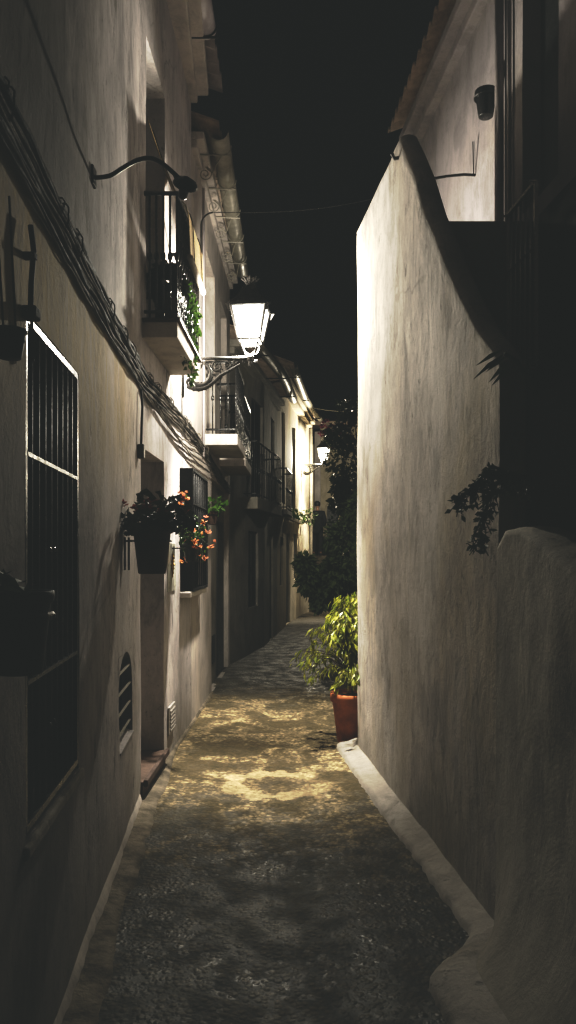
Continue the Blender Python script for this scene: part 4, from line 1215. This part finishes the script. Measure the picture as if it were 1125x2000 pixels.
# dark shrubs and bougainvillea in the middle distance on the right
def bush(name, base, centres, label, L, W, n, mat, cat='shrub'):
    t = empty(name, base, label, cat)
    st_ = MB(); lf = MB()
    for (cc, rad) in centres:
        cc = Vector(cc)
        mid = Vector(base).lerp(cc, .5)+Vector((rnd(-.1,.1),rnd(-.1,.1),.15))
        st_.tube([Vector(base)+Vector((rnd(-.05,.05),rnd(-.05,.05),0)), mid, cc], [.035,.022,.008], 6)
        for k in range(5):
            st_.tube([cc, cc+Vector((rnd(-1,1)*rad[0],rnd(-1,1)*rad[1],rnd(-1,1)*rad[2]))*.9], [.008,.003], 4)
        clump(lf, cc, rad, n, L, W, .5, .15)
    st_.build('trunk', M['bark'], t); lf.build('crown', M[mat], t)
    return t
Yb = 11.2
def A(px, py, dy=0): return at(px, py, Yb+dy)
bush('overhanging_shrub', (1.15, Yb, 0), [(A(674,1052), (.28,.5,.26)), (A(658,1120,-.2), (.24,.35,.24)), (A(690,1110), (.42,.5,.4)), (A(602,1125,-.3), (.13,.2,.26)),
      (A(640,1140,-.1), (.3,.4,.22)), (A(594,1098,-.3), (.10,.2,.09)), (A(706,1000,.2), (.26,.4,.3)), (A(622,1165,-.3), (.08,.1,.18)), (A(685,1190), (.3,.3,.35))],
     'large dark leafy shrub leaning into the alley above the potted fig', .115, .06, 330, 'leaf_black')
Yf = 18.2
def B(px, py, dy=0): return at(px, py, Yf+dy)
bt = bush('bougainvillea', (1.9, Yf, 0), [(B(672,900), (.45,.5,.5)), (B(690,850), (.5,.5,.45)), (B(660,850,.3), (.3,.4,.3)), (B(690,945), (.45,.5,.4)), (B(668,950,.2), (.25,.4,.28)), (B(690,800), (.4,.4,.3)), (B(668,985,.2),(.3,.3,.18))],
     'tall dark bougainvillea beside the far lantern with dull crimson bracts', .14, .08, 300, 'leaf_dark', 'climber')
mb = MB()
for (px, py) in ((632,838),(640,830),(648,842),(625,830),(655,838),(668,850),(640,850),(650,870),(662,835),(680,842)):
    for q in range(3): bloom(mb, B(px, py, .3)+rvec()*.12, .07, 8)
mb.build('flower', M['bloom_pink'], bt)
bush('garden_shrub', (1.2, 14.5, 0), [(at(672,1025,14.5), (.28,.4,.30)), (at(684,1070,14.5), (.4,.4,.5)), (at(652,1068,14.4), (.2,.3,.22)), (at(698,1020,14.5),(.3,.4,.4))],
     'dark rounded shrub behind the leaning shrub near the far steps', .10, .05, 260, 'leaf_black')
# plants on the ledge of the far house
t = empty('ledge_plants', Vector((X4(18.6)+.12, 18.6, 2.5)), 'row of small plants lining the flower ledge of the far yellow house', 'plant')
mb = MB()
for k in range(22):
    y = 17.3+k*.13; clump(mb, (X4(y)+.09, y, 2.55+rnd(-.03,.08)), (.11,.1,.10), 14, .08, .045, .5, .1)
mb.build('leaves', M['vine'], t)
t = empty('ledge_plants', Vector((X4(20.6)+.2, 20.6, 2.5)), 'dark little plant clump under the far lantern at the end of the ledge', 'plant')
mb = MB(); clump(mb, (X4(20.4)+.22, 20.4, 2.62), (.2,.2,.22), 90, .10, .06, .5, .1); mb.build('leaves', M['leaf_black'], t)
# pale leaning trunk
mb = MB(); mb.tube([at(664,1030,19.5), at(672,1005,19.5), at(680,985,19.5), at(688,968,19.5), at(694,940,19.5)], [.11,.10,.08,.05,.03], 8)
tag(mb.build('bare_trunk', M['plaster_far'], smooth=True), 'pale leaning bare trunk behind the bougainvillea near the steps', 'tree')
# garden wall closing the right side behind the plants
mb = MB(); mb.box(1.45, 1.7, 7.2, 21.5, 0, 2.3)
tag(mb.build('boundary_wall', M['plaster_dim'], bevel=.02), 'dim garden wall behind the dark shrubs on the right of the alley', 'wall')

# ------------------------------------------------------------------ person on the steps
px_, py_ = .955, 24.9
def skinned(name, verts, edges, radii, mat, parent, sub=2):
    me = bpy.data.meshes.new(name); me.from_pydata(verts, edges, [])
    o = bpy.data.objects.new(name, me); COL.objects.link(o); o.parent = parent
    sk = o.modifiers.new('skin', 'SKIN')
    for i, r in enumerate(radii):
        me.skin_vertices[0].data[i].radius = (r, r) if not isinstance(r, tuple) else r
    me.skin_vertices[0].data[0].use_root = True
    sb = o.modifiers.new('sub', 'SUBSURF'); sb.levels = sub; sb.render_levels = sub
    me.materials.append(mat)
    for p in me.polygons: p.use_smooth = True
    return o
def skin_layer(me):
    if not me.skin_vertices: pass
pr = empty('person', (px_, py_, 1.6), 'person in a dark coat standing on the far steps below the lantern', 'person')
def add_skin(name, verts, edges, radii, mat):
    me = bpy.data.meshes.new(name); me.from_pydata(verts, edges, [])
    o = bpy.data.objects.new(name, me); COL.objects.link(o); o.parent = pr
    bm = bmesh.new(); bm.from_mesh(me)
    lay = bm.verts.layers.skin.verify()
    bm.verts.ensure_lookup_table()
    for v, r in zip(bm.verts, radii):
        v[lay].radius = r if isinstance(r, tuple) else (r, r)
    bm.verts[0][lay].use_root = True
    bm.to_mesh(me); bm.free()
    o.modifiers.new('skin', 'SKIN').use_smooth_shade = True
    sb = o.modifiers.new('sub', 'SUBSURF'); sb.levels = 1; sb.render_levels = 2
    me.materials.append(mat)
    return o
V = [(0,0,.92),(0,0,1.12),(0,0,1.34),(0,.0,1.45),(0,-.01,1.53),(0,-.015,1.62),(0,-.01,1.70),
     (.19,0,1.37),(.25,.02,1.12),(.20,-.10,.95),(-.19,0,1.37),(-.25,.02,1.12),(-.20,-.10,.95),
     (.10,0,.86),(.11,-.01,.48),(.12,.02,.09),(.13,-.13,.03),(-.10,0,.86),(-.11,.02,.48),(-.12,.05,.09),(-.14,-.10,.03)]
E = [(0,1),(1,2),(2,3),(3,4),(4,5),(5,6),(2,7),(7,8),(8,9),(2,10),(10,11),(11,12),(0,13),(13,14),(14,15),(15,16),(0,17),(17,18),(18,19),(19,20)]
Rr = [(.15,.11),(.14,.10),(.16,.10),.06,.052,(.075,.095),(.07,.085),.06,.045,.035,.06,.045,.035,.085,.058,.038,.03,.085,.058,.038,.03]
add_skin('body', V, E, Rr, M['skin'])
Vc = [(0,0,.92),(0,0,1.12),(0,0,1.34),(0,0,1.46),(.19,0,1.38),(.255,.02,1.12),(.19,-.10,.94),(-.19,0,1.38),(-.255,.02,1.12),(-.19,-.10,.94),(0,0,.74)]
Ec = [(0,1),(1,2),(2,3),(2,4),(4,5),(5,6),(2,7),(7,8),(8,9),(0,10)]
add_skin('coat', Vc, Ec, [(.20,.15),(.18,.14),(.20,.14),.075,.085,.068,.062,.085,.068,.062,(.21,.16)], M['coat'])
Vt = [(0,0,.86),(.10,0,.80),(.11,-.01,.48),(.12,.02,.10),(-.10,0,.80),(-.11,.02,.48),(-.12,.05,.10)]
add_skin('trousers', Vt, [(0,1),(1,2),(2,3),(0,4),(4,5),(5,6)], [(.15,.12),.10,.075,.06,.10,.075,.06], M['trouser'])
mb = MB(); mb.lathe([(.088,-.02),(.102,.03),(.095,.085),(.06,.125),(.0,.14)], (0,.018,1.63), 14, cap=False)
h_ = mb.build('hair', M['hair'], None, smooth=True); h_.parent = pr
mb = MB(); mb.leaf(Vector((0,-.10,1.63)), (0,-.5,-1), (1,0,0), .045, .025, 0)
for s_ in (-1, 1):
    mb.lathe([(.004,-.03),(.014,0),(.004,.03)], (.083*s_,0,1.63), 8)
    mb.lathe([(.002,-.008),(.008,0),(.002,.008)], (.03*s_,-.098,1.655), 6)
mb.box(-.025,.025,-.103,-.095,1.575,1.583)
h_ = mb.build('face', M['skin'], None, smooth=True); h_.parent = pr
for s_, yo_ in ((1,-.05),(-1,-.02)):
    mb = MB(); mb.box(.125*s_-.045,.125*s_+.045,yo_-.12,yo_+.13,0,.075); h_ = mb.build('shoe', M['shoe'], None, bevel=.03); h_.parent = pr
pr.rotation_euler = (0,0,R(165))

# ------------------------------------------------------------------ night sky
w = bpy.data.worlds.new('World'); scene.world = w; w.use_nodes = True
nt = w.node_tree; nt.nodes.clear()
ow = nt.nodes.new('ShaderNodeOutputWorld'); bg = nt.nodes.new('ShaderNodeBackground')
bg.inputs[0].default_value = (.92,1.0,1.02,1); bg.inputs[1].default_value = .0045
nt.links.new(bg.outputs[0], ow.inputs[0])

# ------------------------------------------------------------------ render settings
scene.render.engine = 'CYCLES'
vs = scene.view_settings
vs.view_transform = 'Standard'; vs.look = 'None'; vs.exposure = 0; vs.gamma = 1
vs.use_curve_mapping = True                       # faded film blacks, the same over the whole picture
cm = vs.curve_mapping
for i, v in enumerate((.0150, .0165, .0158)):
    cv = cm.curves[i]
    cv.points[0].location = (0, v); cv.points[1].location = (1, 1)
    for q in ((.03, v+.012), (.10, v+.062), (.25, .235), (.5, .60)): cv.points.new(*q)
cm.update()
scene.cycles.use_denoising = True
scene.cycles.max_bounces = 8; scene.cycles.diffuse_bounces = 4; scene.cycles.glossy_bounces = 3
scene.cycles.transparent_max_bounces = 12
scene.cycles.sample_clamp_indirect = 4
scene.cycles.caustics_reflective = False; scene.cycles.caustics_refractive = False
